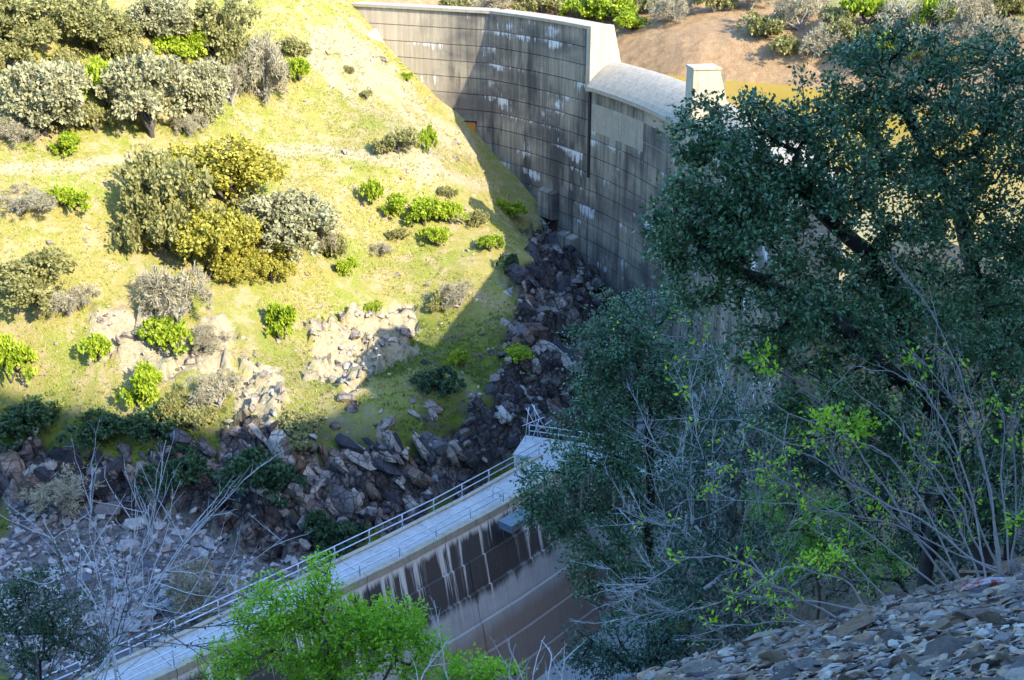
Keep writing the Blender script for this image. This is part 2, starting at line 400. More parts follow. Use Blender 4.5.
def grid_obj(name, xs, ys, mat, do_detail=True):
    X, Y = np.meshgrid(xs, ys); x = X.ravel(); y = Y.ravel(); h, rock, bed, soil = masks(x, y)
    z = detail(x, y, h, rock, bed, soil) if do_detail else h+.10*fbm(x*1.5, y*1.5, 4, 6)+.5*fbm(x*.2, y*.2, 3, 6)*np.clip((np.hypot(x, y)-12)/8, 0, 1)
    z = np.where((y < 43.95) & (ys[0] > 40) | (y > 46.5) & (ys[0] < 0), z-5, z)
    nx, ny = len(xs), len(ys); i = (np.arange(ny-1)[:, None]*nx+np.arange(nx-1)[None]).ravel()
    F = np.stack([i, i+1, i+nx+1, i+nx], -1)
    me = mesh_np(name, np.c_[x, y, z], F, MATS[mat], True, {'mask': np.c_[np.where(rock > .95, 1., 0.), soil, bed, np.ones_like(rock)], 'litter': litter_of(x, y), 'track': track_of(x, y, h), 'lush': lush_of(x, y, h)})
    return link(name, me)
def space(a, b, st): return np.arange(a, b+st*.5, st)
far = grid_obj('far_hillside', np.r_[space(-170, -75, 5), space(-71, -64, 1.5), space(-63, 40, .42), space(41, 60, 1.2), space(64, 200, 6)],
               np.r_[[43.9], space(44, 150, .42), space(150.8, 235, .9), space(242, 330, 8)], 'hillside_ground')
tag(far, kind='structure')
near = grid_obj('near_slope', np.r_[space(-170, -40, 6), space(-37, -7, 1.5), space(-6, 14, .22), space(15, 45, 1.2), space(50, 200, 5)],
                np.r_[space(-170, -20, 5), space(-17, -2, 1.2), space(-1, 16, .22), space(17, 46, 1.0), [46.6]], 'near_ground', False)
tag(near, kind='structure')

# ------------------------------------------------------------------ reservoir
t = NT('reservoir_water', .25, .2)
t.col(t.mix(t.noise(.05, t.pos(), 3), (.25, .17, .018), (.31, .22, .03)))
t.bump(t.noise(1.2, t.mapv(t.pos(), (1, 2.2, 1)), 4, .6), .12, .05)
ring = [plan(s, 2.5) for s in np.arange(s_of(58), S_MAX+.1, 3.0)]
ring += [(24, 55, 0), (60, 45, 0), (150, 60, 0), (150, 175, 0), (60, 210, 0), (0, 205, 0), (-12, 182, 0)]
from mathutils.geometry import tessellate_polygon
rv3 = [Vector((p[0], p[1], -25.5)) for p in ring]
wt = link('reservoir_water', mesh_np('reservoir_water', [tuple(v) for v in rv3], [list(f) for f in tessellate_polygon([rv3])], MATS['reservoir_water'])); tag(wt, kind='structure')
if wt.data.polygons[0].normal.z < 0: wt.data.flip_normals()
rise = None
# ------------------------------------------------------------------ concrete
def concrete(name, base, dark, white, wthr, dthr, u_dark=1.0, pale=0.0):
    t = NT(name, .92, .2)
    a = t.attr('arc'); sep = t.n('SeparateColor'); t.t.links.new(a.outputs['Color'], sep.inputs[0])
    u, z = sep.outputs[0], sep.outputs[1]
    cx = t.n('CombineXYZ'); t.t.links.new(u, cx.inputs[0]); t.t.links.new(z, cx.inputs[1]); uv = cx.outputs[0]
    fr = t.math('FRACT', t.math('DIVIDE', t.math('SUBTRACT', CREST, z), LIFT))       # 0 at the top of a lift, 1 at its foot
    c = t.mix(t.ramp(t.noise(.35, uv, 5, .65), [(.3, 0), (.7, 1)]), tuple(v*.82 for v in base), base)
    c = t.mix(t.math('MULTIPLY', t.rnd(), .25), c, tuple(v*.55 for v in base))
    st = t.noise(1.0, t.mapv(uv, (1.6, .05, 1)), 5, .7)
    c = t.mix(t.ramp(st, [(.46, 0), (.64, .62)]), c, dark)
    st2 = t.noise(1.0, t.mapv(uv, (.35, .07, 1), (4, 2, 0)), 4, .6)
    c = t.mix(t.math('MULTIPLY', t.ramp(st2, [(dthr, 0), (dthr+.14, .8)]), u_dark), c, dark)
    c = t.mix(t.ramp(t.noise(1.0, t.mapv(uv, (.055, .11, 1), (1.7, 3, 0)), 4, .6), [(.46, 0), (.60, .72)]), c, tuple(v*1.5 for v in dark))
    dry = t.math('MULTIPLY', t.math('SUBTRACT', 33.0, t.math('ADD', u, t.math('MULTIPLY', t.noise(.25, uv, 4, .7), 9.0))), .16, True)  # dry, less stained left wing; its sunlit warmth and brightness are painted in too
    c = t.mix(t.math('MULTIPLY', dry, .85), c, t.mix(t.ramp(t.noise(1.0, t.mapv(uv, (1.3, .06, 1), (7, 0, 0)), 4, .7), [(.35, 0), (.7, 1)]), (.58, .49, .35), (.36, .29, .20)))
    # calcite drips that start at a joint and thin out downwards
    dn = t.noise(1.0, t.mapv(uv, (2.6, .12, 1), (9, 1, 0)), 4, .75)
    zone = t.noise(1.0, t.mapv(uv, (.16, .28, 1), (3, 7, 0)), 3, .5)
    thr = t.math('ADD', t.math('MULTIPLY', fr, .26), t.math('SUBTRACT', wthr+.82, t.math('MULTIPLY', zone, 1.5)))
    drip = t.math('MULTIPLY', t.math('SUBTRACT', dn, thr), 9.0, True)
    c = t.mix(t.math('MULTIPLY', drip, .88), c, white)
    c = t.mix(t.math('MULTIPLY', t.ramp(fr, [(.0, .7), (.05, 0), (.96, 0), (1.0, .55)]), .75), c, tuple(v*.35 for v in dark))
    c = t.mix(t.ramp(t.noise(7, t.pos(), 5, .7), [(.3, .22), (.6, 0)]), c, dark)
    t.col(c); t.bump(t.noise(9, t.pos(), 6, .7), .35, .03)
    return t.m
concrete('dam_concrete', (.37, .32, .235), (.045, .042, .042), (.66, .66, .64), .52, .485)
t = NT('weir_concrete', .92, .2)
a = t.attr('arc'); sep = t.n('SeparateColor'); t.t.links.new(a.outputs['Color'], sep.inputs[0]); u, z = sep.outputs[0], sep.outputs[1]
cx = t.n('CombineXYZ'); t.t.links.new(u, cx.inputs[0]); t.t.links.new(z, cx.inputs[1]); uv = cx.outputs[0]
dep = t.math('SUBTRACT', -42.0, z)
base = t.mix(t.ramp(t.noise(.4, uv, 5), [(.3, 0), (.7, 1)]), (.36, .33, .30), (.49, .45, .41))
base = t.mix(t.ramp(t.math('ADD', dep, t.math('MULTIPLY', t.noise(.3, uv), 2.5)), [(0, 0), (1, 0)]), base, base)
low = t.math('MULTIPLY', t.math('SUBTRACT', t.math('ADD', dep, t.math('MULTIPLY', t.noise(.5, t.mapv(uv, (1, .2, 1)), 4), 1.6)), 7.4), .7, True)
base = t.mix(low, base, (.30, .21, .16))
lich = t.mix(t.noise(10, uv, 6, .8), (.012, .010, .010), (.075, .06, .05))
wob = t.noise(1.0, t.mapv(uv, (1.1, .1, 1), (2, 0, 0)), 4, .7)
bot = t.math('MULTIPLY', t.math('SUBTRACT', t.math('ADD', 6.6, t.math('MULTIPLY', wob, -2.4)), dep), 1.6, True)
dn = t.noise(1.0, t.mapv(uv, (1.35, .04, 1), (31, 0, 0)), 5, .7)
drip = t.math('MULTIPLY', t.math('SUBTRACT', dn, t.math('ADD', .49, t.math('MULTIPLY', dep, .016))), 16.0, True)
top = t.math('MULTIPLY', t.math('SUBTRACT', t.math('ADD', .25, t.math('MULTIPLY', t.noise(1.0, t.mapv(uv, (2.2, .05, 1)), 4, .7), 1.5)), dep), 2.2, True)
blk = t.math('MULTIPLY', bot, t.math('SUBTRACT', 1.0, t.math('MAXIMUM', drip, top), True))
c = t.mix(t.math('MULTIPLY', t.math('MAXIMUM', drip, top), .8), base, (.66, .61, .53))
c = t.mix(t.math('MULTIPLY', blk, .93), c, lich)
c = t.mix(t.ramp(t.noise(1.0, t.mapv(uv, (3, .08, 1)), 4, .7), [(.5, 0), (.68, .3)]), c, (.10, .09, .085))
wf = t.math('FRACT', t.math('DIVIDE', t.math('SUBTRACT', -42.33, z), 2.2))
c = t.mix(t.math('MULTIPLY', t.math('SUBTRACT', 1.0, t.math('MULTIPLY', blk, .8)), t.ramp(wf, [(0, .35), (.01, .3), (.018, 0), (1, 0)])), c, (.52, .48, .43))
t.col(c); t.bump(t.noise(8, t.pos(), 6, .75), .4, .04)
def walk_conc(name, base):
    t = NT(name, .9, .25); P = t.pos()
    c = t.mix(t.ramp(t.noise(.8, P, 6, .7), [(.3, 0), (.7, 1)]), tuple(v*.78 for v in base), base)
    c = t.mix(t.ramp(t.noise(3.5, P, 5, .75), [(.50, 0), (.72, .6)]), c, tuple(v*.4 for v in base))
    c = t.mix(t.ramp(t.noise(1.0, t.mapv(P, (2.2, 2.2, .12)), 4, .7), [(.50, 0), (.66, .4)]), c, tuple(v*.35 for v in base))
    t.col(c); t.bump(t.noise(14, P, 5, .7), .3, .02); return t.m
walk_conc('walkway_concrete', (.46, .44, .41))
walk_conc('crest_concrete', (.38, .33, .25))
walk_conc('pale_concrete', (.42, .365, .27))
plain('galvanised_steel', (.50, .54, .60), .38, .35, .12, 20)
plain('blue_steel', (.13, .16, .18), .7, .1, .4, 3)
plain('rust_plate', (.42, .15, .025), .8, 0, .4, 6)
plain('dark_recess', (.035, .022, .02), .95, 0, .4, 3)

def arc_block(name, s0, s1, prof, mat, parent, n=None):
    """a solid swept along the dam's plan: prof is a closed list of (r, z)"""
    n = n or max(2, int((s1-s0)/1.6)+1); ss = np.linspace(s0, s1, n); k = len(prof); V = []; A = []
    for s in ss:
        for r, z in prof: V.append(plan(s, r, z)); A.append((s, z, r, 1))
    F = []
    for i in range(n-1):
        for j in range(k):
            j2 = (j+1) % k; F.append([i*k+j, i*k+j2, (i+1)*k+j2, (i+1)*k+j])
    F.append(list(range(k))[::-1]); F.append([(n-1)*k+j for j in range(k)])
    me = mesh_np(name, V, F, MATS[mat], False, {'arc': np.array(A, float)})
    bm = bmesh.new(); bm.from_mesh(me); bmesh.ops.recalc_face_normals(bm, faces=bm.faces); bm.to_mesh(me); bm.free()
    return link(name, me, parent)

dam = empty('arch_dam', plan(s_of(20), 0, -52))
dam.location = (0, 0, 0)
tag(dam, 'tall curved concrete arch dam with stained lift panels and overflow notches', 'dam')
SB1, SP0, SP1, SB2E = s_of(28.6), s_of(9.9), s_of(8.2), S_ARC+17.0
TOP_W = 2.7
def core(s0, s1, ztop, nm='core_wall'):
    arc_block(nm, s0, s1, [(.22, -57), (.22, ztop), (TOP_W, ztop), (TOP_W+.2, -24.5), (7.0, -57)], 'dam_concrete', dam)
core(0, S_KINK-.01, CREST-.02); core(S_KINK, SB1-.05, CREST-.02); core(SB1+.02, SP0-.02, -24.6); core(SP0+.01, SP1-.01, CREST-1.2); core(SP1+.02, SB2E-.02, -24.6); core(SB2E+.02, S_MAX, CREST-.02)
# lift panels, each its own slab with an open joint round it
def joints(s0, s1, w): n = max(1, round((s1-s0)/w)); return np.linspace(s0, s1, n+1)
npan = 0
for (s0, s1, k0) in [(2.0, S_KINK-.001, 0), (S_KINK+.001, SB1, 0), (SB1, SP0, 3), (SP0, SP1, 3), (SP1, SB2E, 3), (SB2E, S_MAX, 0)]:
    js = joints(s0, s1, 11.5)
    for a, b in zip(js[:-1], js[1:]):
        for k in range(k0, 17):
            z1 = CREST-k*LIFT; z0 = z1-LIFT
            if k == 0: z1 -= .02
            mx, my, _ = plan((a+b)/2, -.3); e0 = plan(a, -.3); e1 = plan(b, -.3)
            g = min(float(H0(mx, my)), float(H0(e0[0], e0[1])), float(H0(e1[0], e1[1])))
            if z1 < g-2.0: continue
            p = random.uniform(-.03, .03); j = .035; jv = .012
            # some monoliths are poured as two shorter pieces in the top lifts
            cuts = [a, b] if (k > 1 or random.random() < .5) else [a, a+(b-a)*random.uniform(.35, .65), b]
            for c0, c1 in zip(cuts[:-1], cuts[1:]):
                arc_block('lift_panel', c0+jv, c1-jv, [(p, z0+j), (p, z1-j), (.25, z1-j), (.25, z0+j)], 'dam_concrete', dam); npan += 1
# crest coping
for s0, s1 in [(2.0, S_KINK-.001), (S_KINK+.001, SB1), (SB2E, S_MAX)]:
    js = joints(s0, s1, 8.6)
    for a, b in zip(js[:-1], js[1:]):
        arc_block('coping', a+.02, b-.02, [(-.28, CREST+.01), (-.28, CREST+.38), (TOP_W+.25, CREST+.38), (TOP_W+.25, CREST+.01)], 'crest_concrete', dam)
# ogee sills
th = np.linspace(0, 1, 12)
og = [(-.75, -24.95), (-.75, -24.5)]+[(-.75+4.3*q, -24.5+2.75*math.sin(q*math.pi/2)**.9) for q in th[1:]]+[(4.3, -22.2), (4.6, -30), (.0, -30), (.0, -24.95)]
for a, b in [(SB1+.05, SP0-.05), (SP1+.05, SB2E-.05)]:
    arc_block('spillway_sill', a, b, og, 'crest_concrete', dam)
# end walls of the notch and the pier between the two overflow bays
wall_prof = [(-.30, -25.2), (-.30, CREST+.42), (TOP_W+.3, CREST+.42), (TOP_W+1.9, -23.5), (TOP_W+2.4, -30), (.3, -30), (.3, -25.2)]
arc_block('end_wall', SB1-.9, SB1+.04, wall_prof, 'pale_concrete', dam, 2)
arc_block('end_wall', SB2E-.04, SB2E+.9, wall_prof, 'pale_concrete', dam, 2)
pier_prof = [(-.6, -26), (-.6, CREST-.55), (TOP_W-.6, CREST-.55), (TOP_W+1.2, -24.5), (TOP_W+2.0, -30), (.3, -30), (.3, -26)]
arc_block('spillway_pier', SP0, SP1, pier_prof, 'pale_concrete', dam, 2)
arc_block('pier_cap', SP0-.12, SP1+.12, [(-.7, CREST-.54), (-.7, CREST-.32), (TOP_W-.5, CREST-.32), (TOP_W-.5, CREST-.54)], 'pale_concrete', dam, 2)
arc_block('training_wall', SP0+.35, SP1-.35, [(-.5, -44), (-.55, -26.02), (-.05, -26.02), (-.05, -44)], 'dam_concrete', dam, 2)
arc_block('training_wall', SB1-.35, SB1+.12, [(-.16, -36), (-.2, -25.3), (-.04, -25.3), (-.04, -36)], 'dark_recess', dam, 2)
# blocks standing off the foot of the dam
s_b = s_of(31.2)
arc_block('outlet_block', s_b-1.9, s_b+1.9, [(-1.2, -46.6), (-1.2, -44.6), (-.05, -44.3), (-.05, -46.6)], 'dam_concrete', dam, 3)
arc_block('outlet_ledge', s_b-2.2, s_b+2.1, [(-1.7, -46.95), (-1.7, -46.62), (-.05, -46.62), (-.05, -46.95)], 'walkway_concrete', dam, 3)
s_b = s_of(34.6)
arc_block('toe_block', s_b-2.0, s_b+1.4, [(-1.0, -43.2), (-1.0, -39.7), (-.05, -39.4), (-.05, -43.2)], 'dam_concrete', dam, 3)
arc_block('drain_recess', s_b-1.4, s_b+1.2, [(-.35, -46.4), (-.35, -43.25), (-.05, -43.25), (-.05, -46.4)], 'dark_recess', dam, 2)
# sloping abutment ledge at the left end
n = 9; V = []; A = []; s_led0 = s_at(cyl(376, 30)); s_led1 = s_at(cyl(408, 68))
for i in range(n):
    q = i/(n-1); s = s_led0+(s_led1-s_led0)*q; zt = -20.6-7.4*q
    for r, z in [(-.05, zt), (-2.3-.6*q, zt-.5), (-3.0-.6*q, zt-3.5), (-.05, zt-4)]: V.append(plan(s, r, z)); A.append((s, z, r, 1))
Fc = [[i*4+j, i*4+(j+1) % 4, (i+1)*4+(j+1) % 4, (i+1)*4+j] for i in range(n-1) for j in range(4)]+[[3, 2, 1, 0], [(n-1)*4+j for j in range(4)]]
link('abutment_ledge', mesh_np('abutment_ledge', V, Fc, MATS['pale_concrete'], False, {'arc': np.array(A, float)}), dam)

# rusty hatch by the foot of the lit part of the face
hp = cyl(471, 126); sh = s_at(hp)
hatch = empty('drain_hatch', (0, 0, 0)); tag(hatch, 'small rusty orange hatch at the sunlit foot of the dam', 'hatch')
arc_block('hatch_plate', sh-.9, sh+.8, [(-.35, hp[2]-.7), (-.35, hp[2]+.6), (-.05, hp[2]+.6), (-.05, hp[2]-.7)], 'rust_plate', hatch, 2)
arc_block('hatch_frame', sh-1.05, sh+.95, [(-.42, hp[2]+.6), (-.42, hp[2]+.74), (-.05, hp[2]+.74), (-.05, hp[2]+.6)], 'dark_recess', hatch, 2)

# ------------------------------------------------------------------ weir with its walkway
WP = np.array([(-31.0, 46.6), (-20.8, 55.6), (-14.1, 62.0), (-9.5, 66.4), (-3.1, 73.1), (2.2, 79.3)])
WL = np.r_[0, np.cumsum(np.hypot(*np.diff(WP, axis=0).T))]
def wplan(q, off=0.0, z=-42.0):                       # off: metres towards the basin from the outer edge
    d = .5; f = lambda s: np.array([np.interp(s, WL, WP[:, 0]), np.interp(s, WL, WP[:, 1])])
    lo, hi = max(0, q-4), min(WL[-1], q+4); p = f(q) if 4 < q < WL[-1]-4 else f(q)
    tg = f(hi)-f(lo); tg /= np.hypot(*tg); n = np.array([tg[1], -tg[0]])
    return (p[0]+n[0]*off, p[1]+n[1]*off, z)
WEND = WL[-1]
def wblock(name, q0, q1, prof, mat, parent, n=4):
    ss = np.linspace(q0, q1, n); k = len(prof); V = []; A = []
    for s in ss:
        for o, z in prof: V.append(wplan(s, o, z)); A.append((s, z, o, 1))
    F = [[i*k+j, i*k+(j+1) % k, (i+1)*k+(j+1) % k, (i+1)*k+j] for i in range(n-1) for j in range(k)]
    F.append(list(range(k))[::-1]); F.append([(n-1)*k+j for j in range(k)])
    me = mesh_np(name, V, F, MATS[mat], False, {'arc': np.array(A, float)})
    bm = bmesh.new(); bm.from_mesh(me); bmesh.ops.recalc_face_normals(bm, faces=bm.faces); bm.to_mesh(me); bm.free()
    return link(name, me, parent)
weir = empty('concrete_weir', (0, 0, 0))
tag(weir, 'concrete basin wall with walkway on top and black and white streaked face', 'weir')
DW = 2.95
wblock('core_wall', 0, WEND, [(.12, -60), (.12, -42.3), (DW-.25, -42.3), (DW+2.2, -60)], 'weir_concrete', weir, 14)
js = joints(0, WEND, 6.6)
for a, b in zip(js[:-1], js[1:]):
    wblock('deck_slab', a+.02, b-.02, [(0, -42.28), (0, -42), (DW, -42), (DW, -42.28)], 'walkway_concrete', weir)
    wblock('curb', a+.02, b-.02, [(DW-.45, -41.998), (DW-.45, -41.82), (DW+.05, -41.82), (DW+.05, -42.32), (DW+.002, -42.32), (DW+.002, -41.998)], 'pale_concrete', weir)
    wblock('curb', a+.02, b-.02, [(-.05, -41.998), (-.05, -41.86), (.28, -41.86), (.28, -41.998)], 'pale_concrete', weir)
for k in range(7):
    z1 = -42.33-k*2.2; z0 = z1-2.2; o = DW-.05+k*.62
    jj = joints(0, WEND, 13.2) if k else js
    for a, b in zip(jj[:-1], jj[1:]):
        wblock('lift_panel', a+.03, b-.03, [(o-.9, z0+.03), (o-.9, z1-.03), (o, z1-.03), (o+.42, z0+.03)], 'weir_concrete', weir)
# return leg of the basin towards the dam
ret = empty('return_wall', (0, 0, 0)); tag(ret, 'pale concrete return wall at the far end of the walkway behind the oak', 'wall')
R0, R1 = np.array([1.0, 82.6]), np.array([17.6, 77.5]); rd = (R1-R0)/np.hypot(*(R1-R0)); rn = np.array([rd[1], -rd[0]])
def rblock(name, q0, q1, o0, o1, z0, z1, mat, parent):
    V = [(*(R0+rd*q+rn*o), z) for z in (z0, z1) for q, o in ((q0, o0), (q1, o0), (q1, o1), (q0, o1))]
    me = mesh_np(name, V, [[3,2,1,0],[4,5,6,7],[0,1,5,4],[1,2,6,5],[2,3,7,6],[3,0,4,7]], MATS[mat], False, {'arc': np.array([(v[0], v[2], 0, 1) for v in V], float)})
    bm = bmesh.new(); bm.from_mesh(me); bmesh.ops.recalc_face_normals(bm, faces=bm.faces); bm.to_mesh(me); bm.free()
    return link(name, me, parent)
for i in range(3): rblock('deck_slab', i*5.7+.02, i*5.7+5.65, -.2, 3.2, -42.35, -42.05, 'walkway_concrete', ret)
rblock('core_wall', 0.1, 17.2, .05, 3.0, -58, -42.37, 'weir_concrete', ret)
# basin floor
bm = bmesh.new()
bm.faces.new([bm.verts.new((*p, -55.2)) for p in [(-26, 44), (20, 44), (20, 78), (2, 83), (-10, 70)]]); 
bf = link('basin_apron', bm_mesh('basin_apron', bm, MATS['walkway_concrete'])); tag(bf, kind='structure')

# ------------------------------------------------------------------ railings
def railing(nm, label, pts, grp, sp=3.0, h=1.07, mat='galvanised_steel', r=.042):
    root = empty(nm, (0, 0, 0)); tag(root, label, 'railing', grp)
    pts = [np.array(p, float) for p in pts]
    for a, b in zip(pts[:-1], pts[1:]):
        L = np.linalg.norm(b-a); n = max(1, round(L/sp))
        for i in range(n+1):
            if i == n and b is not pts[-1]: continue
            p = a+(b-a)*i/n
            tb = Tubes(6).add([p+[0, 0, -.02], p+[0, 0, h]], r*1.1)
            po = link('post', tb.mesh('post', MATS[mat]), root)
            pl = box_bm(p[0]-.09, p[0]+.09, p[1]-.09, p[1]+.09, p[2]+.001, p[2]+.02)
            link('base_plate', bm_mesh('base_plate', pl, MATS[mat]), po)
    for hh in (h, h*.52):
        tb = Tubes(6).add([p+[0, 0, hh] for p in pts], r)
        link('rail', tb.mesh('rail', MATS[mat]), root)
    return root
qs = np.arange(0.5, WEND-.2, 3.0)
railing('guard_railing', 'galvanised two-rail railing along the far rock side of the walkway', [wplan(q, .12, -41.86) for q in np.linspace(.5, WEND-.3, 5)], 'walkway railings')
qn = float(np.interp(-1.9, WP[:, 0], WL))-1.2
nr = [wplan(q, DW-.2, -41.82) for q in np.linspace(.5, qn, 5)]; nr.append(tuple(np.array(wplan(qn+.1, DW-1.3, -41.998))))
railing('guard_railing', 'galvanised two-rail railing along the near basin side of the walkway', nr, 'walkway railings')
railing('guard_railing', 'galvanised railing turning right along the return wall at the walkway end', [(*(R0+rd*.4+rn*.0), -42.05), (*(R0+rd*15+rn*.0), -42.05)], 'walkway railings', 2.4)

# platform box hung on the inner edge
bp = atz(497, 520, -42.0); tg = (WP[-1]-WP[-2])/np.hypot(*(WP[-1]-WP[-2]))
box = empty('gate_platform', bp, math.atan2(tg[1], tg[0])); tag(box, 'blue grey steel platform box hung on the inner edge of the walkway', 'platform')
link('plate', bm_mesh('plate', box_bm(0, 2.4, -1.35, -.12, -.12, 0.0, .02), MATS['blue_steel']), box)
link('side_panel', bm_mesh('side_panel', box_bm(.03, 2.37, -1.32, -1.25, -.6, -.122), MATS['blue_steel']), box)
link('side_panel', bm_mesh('side_panel', box_bm(.03, .11, -1.248, -.15, -.6, -.122), MATS['blue_steel']), box)
# bent steel rods at the end of the walkway
rods = empty('bent_steel_frame', atz(536, 444, -42)); tag(rods, 'leaning tangle of pale steel rods at the far end of the walkway', 'frame')
base = np.array(rods.location)
for (x0, y0, x1, y1, da, db) in [(525,442,529,407,0,0),(532,404,548,434,.1,-.5),(526,408,542,438,0,.4),(532,440,539,420,.2,.2),(522,426,545,417,0,.3),(535,432,552,420,.5,.2),(538,438,534,405,.5,.0)]:
    d0 = base[1]+da; d1 = base[1]+db
    tb = Tubes(6).add([aty(x0, y0, d0)-base, aty(x1, y1, d1)-base], .036)
    link('rod', tb.mesh('rod', MATS['galvanised_steel']), rods)
# ------------------------------------------------------------------ rocks
def rock_mat(name, cols, scale=2.0):
    t = NT(name, .9, .25); P = t.obj(); r = t.rnd(); pp = t.pos()
    c = t.ramp(r, [(i/(len(cols)-1), cc) for i, cc in enumerate(cols)])
    c = t.mix(t.ramp(t.noise(scale, pp, 6, .75), [(.35, .7), (.65, 0)]), c, t.mix(.75, c, (.02, .016, .018)))
    c = t.mix(t.ramp(t.noise(scale*.4, pp, 4, .7), [(.60, 0), (.70, .75)]), c, (.09, .10, .03))
    c = t.mix(t.ramp(t.noise(scale*3, pp, 5, .7), [(.62, 0), (.72, .5)]), c, (.5, .46, .42))
    if scale < 2: c = cracks(t, c, t.mapv(pp, (1, .6, .8), rot=(.3, .4, .6)), scale*1.0, .85, .06); c = cracks(t, c, pp, scale*2.6, .55, .06)
    t.col(c); t.bump(t.noise(scale*3, pp, 8, .75), .8, .18); return t.m
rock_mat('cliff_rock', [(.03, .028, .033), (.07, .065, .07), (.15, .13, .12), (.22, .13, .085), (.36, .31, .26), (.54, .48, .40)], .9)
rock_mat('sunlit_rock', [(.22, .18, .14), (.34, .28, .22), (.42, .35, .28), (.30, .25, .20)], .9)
rock_mat('river_stone', [(.10, .10, .11), (.24, .23, .24), (.40, .38, .37), (.46, .43, .40), (.55, .51, .47), (.26, .18, .14)], 3)
rock_mat('slate', [(.10, .095, .09), (.22, .20, .18), (.36, .32, .27), (.27, .17, .10), (.44, .35, .25), (.15, .14, .15), (.55, .50, .43)], 14)
def rock_mesh(name, mat, seed, flat=1.0, npt=13):
    r = np.random.default_rng(seed); bm = bmesh.new()
    for i in range(npt):
        v = r.normal(size=3); v /= np.linalg.norm(v); v *= r.uniform(.75, 1.0); v = np.sign(v)*np.abs(v)**.75; v[2] *= flat
        bm.verts.new(v*.62)
    res = bmesh.ops.convex_hull(bm, input=bm.verts)
    bmesh.ops.delete(bm, geom=[g for g in res['geom_interior'] if isinstance(g, bmesh.types.BMVert)], context='VERTS')
    return bm_mesh(name, bm, MATS[mat])
def protos(mat, n, s0, flat, npt): return [rock_mesh('rock', mat, s0+i, flat if not isinstance(flat, tuple) else random.uniform(*flat), npt) for i in range(n)]
RK = protos('cliff_rock', 10, 100, (.55, .9), 14); RS = protos('sunlit_rock', 8, 200, (.55, .9), 14); RR = protos('river_stone', 8, 300, (.5, .8), 14); SL = protos('slate', 12, 400, (.16, .34), 12)

def ground_pt(px, py, t0=55):
    p = march(px, py, t0, 330)
    if p is None: return None
    h, rk, bd, so = masks(p[:1], p[1:2]); z = float(detail(p[:1], p[1:2], h, rk, bd, so)[0])
    return np.array([p[0], p[1], z])
def rand_in(poly, n):
    poly = np.array(poly, float); lo, hi = poly.min(0), poly.max(0); out = []
    while len(out) < n:
        q = rng.uniform(lo, hi, (n*3, 2)); out += q[in_poly(q[:, 0], q[:, 1], poly)].tolist()
    return out[:n]
nrock = 0
def put_rocks(poly, n, size, meshes, strata=0.0, sq=(1, .7, .6), parent=far, sink=-.08, nm='rock'):
    global nrock
    for px, py in rand_in(poly, n):
        g = ground_pt(px, py)
        if g is None: continue
        s = size[0]*(size[1]/size[0])**(random.random()**1.7)
        o = link(nm, random.choice(meshes), parent, g-np.array([0, 0, sink*s]))
        k = random.uniform(.8, 1.25)
        o.scale = (s*sq[0]*k, s*sq[1]*random.uniform(.8, 1.2), s*sq[2]*random.uniform(.8, 1.2))
        if random.random() < strata: o.rotation_euler = (random.gauss(.15, .2), random.gauss(.65, .2), random.gauss(-.55, .25))
        else: o.rotation_euler = (random.gauss(0, .4), random.gauss(0, .4), random.uniform(0, 6.28))
        nrock += 1
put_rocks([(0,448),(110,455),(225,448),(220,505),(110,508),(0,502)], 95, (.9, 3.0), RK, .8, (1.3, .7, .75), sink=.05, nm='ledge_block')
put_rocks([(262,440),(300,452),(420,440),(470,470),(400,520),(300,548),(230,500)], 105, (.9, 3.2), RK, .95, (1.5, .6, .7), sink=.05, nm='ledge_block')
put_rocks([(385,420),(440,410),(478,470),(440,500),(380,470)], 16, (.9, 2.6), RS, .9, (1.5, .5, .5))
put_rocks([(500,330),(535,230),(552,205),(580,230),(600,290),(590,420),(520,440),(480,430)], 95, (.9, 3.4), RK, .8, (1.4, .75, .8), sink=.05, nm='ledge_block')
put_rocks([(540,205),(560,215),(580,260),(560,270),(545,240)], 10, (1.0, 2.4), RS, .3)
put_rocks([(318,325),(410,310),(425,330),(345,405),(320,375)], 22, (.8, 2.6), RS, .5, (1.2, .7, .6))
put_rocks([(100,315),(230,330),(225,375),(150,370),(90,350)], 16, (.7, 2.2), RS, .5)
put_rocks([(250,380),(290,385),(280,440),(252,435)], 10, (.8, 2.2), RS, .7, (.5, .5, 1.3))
put_rocks([(330,140),(470,140),(530,230),(420,300),(330,260)], 22, (.35, 1.2), RS, .2)
put_rocks([(300,20),(350,20),(470,125),(480,165),(440,175),(330,110)], 26, (.35, 1.5), RS, .2)
put_rocks([(300,420),(350,405),(460,340),(500,330),(480,400),(400,440),(300,445)], 30, (.4, 1.6), RK, .3)
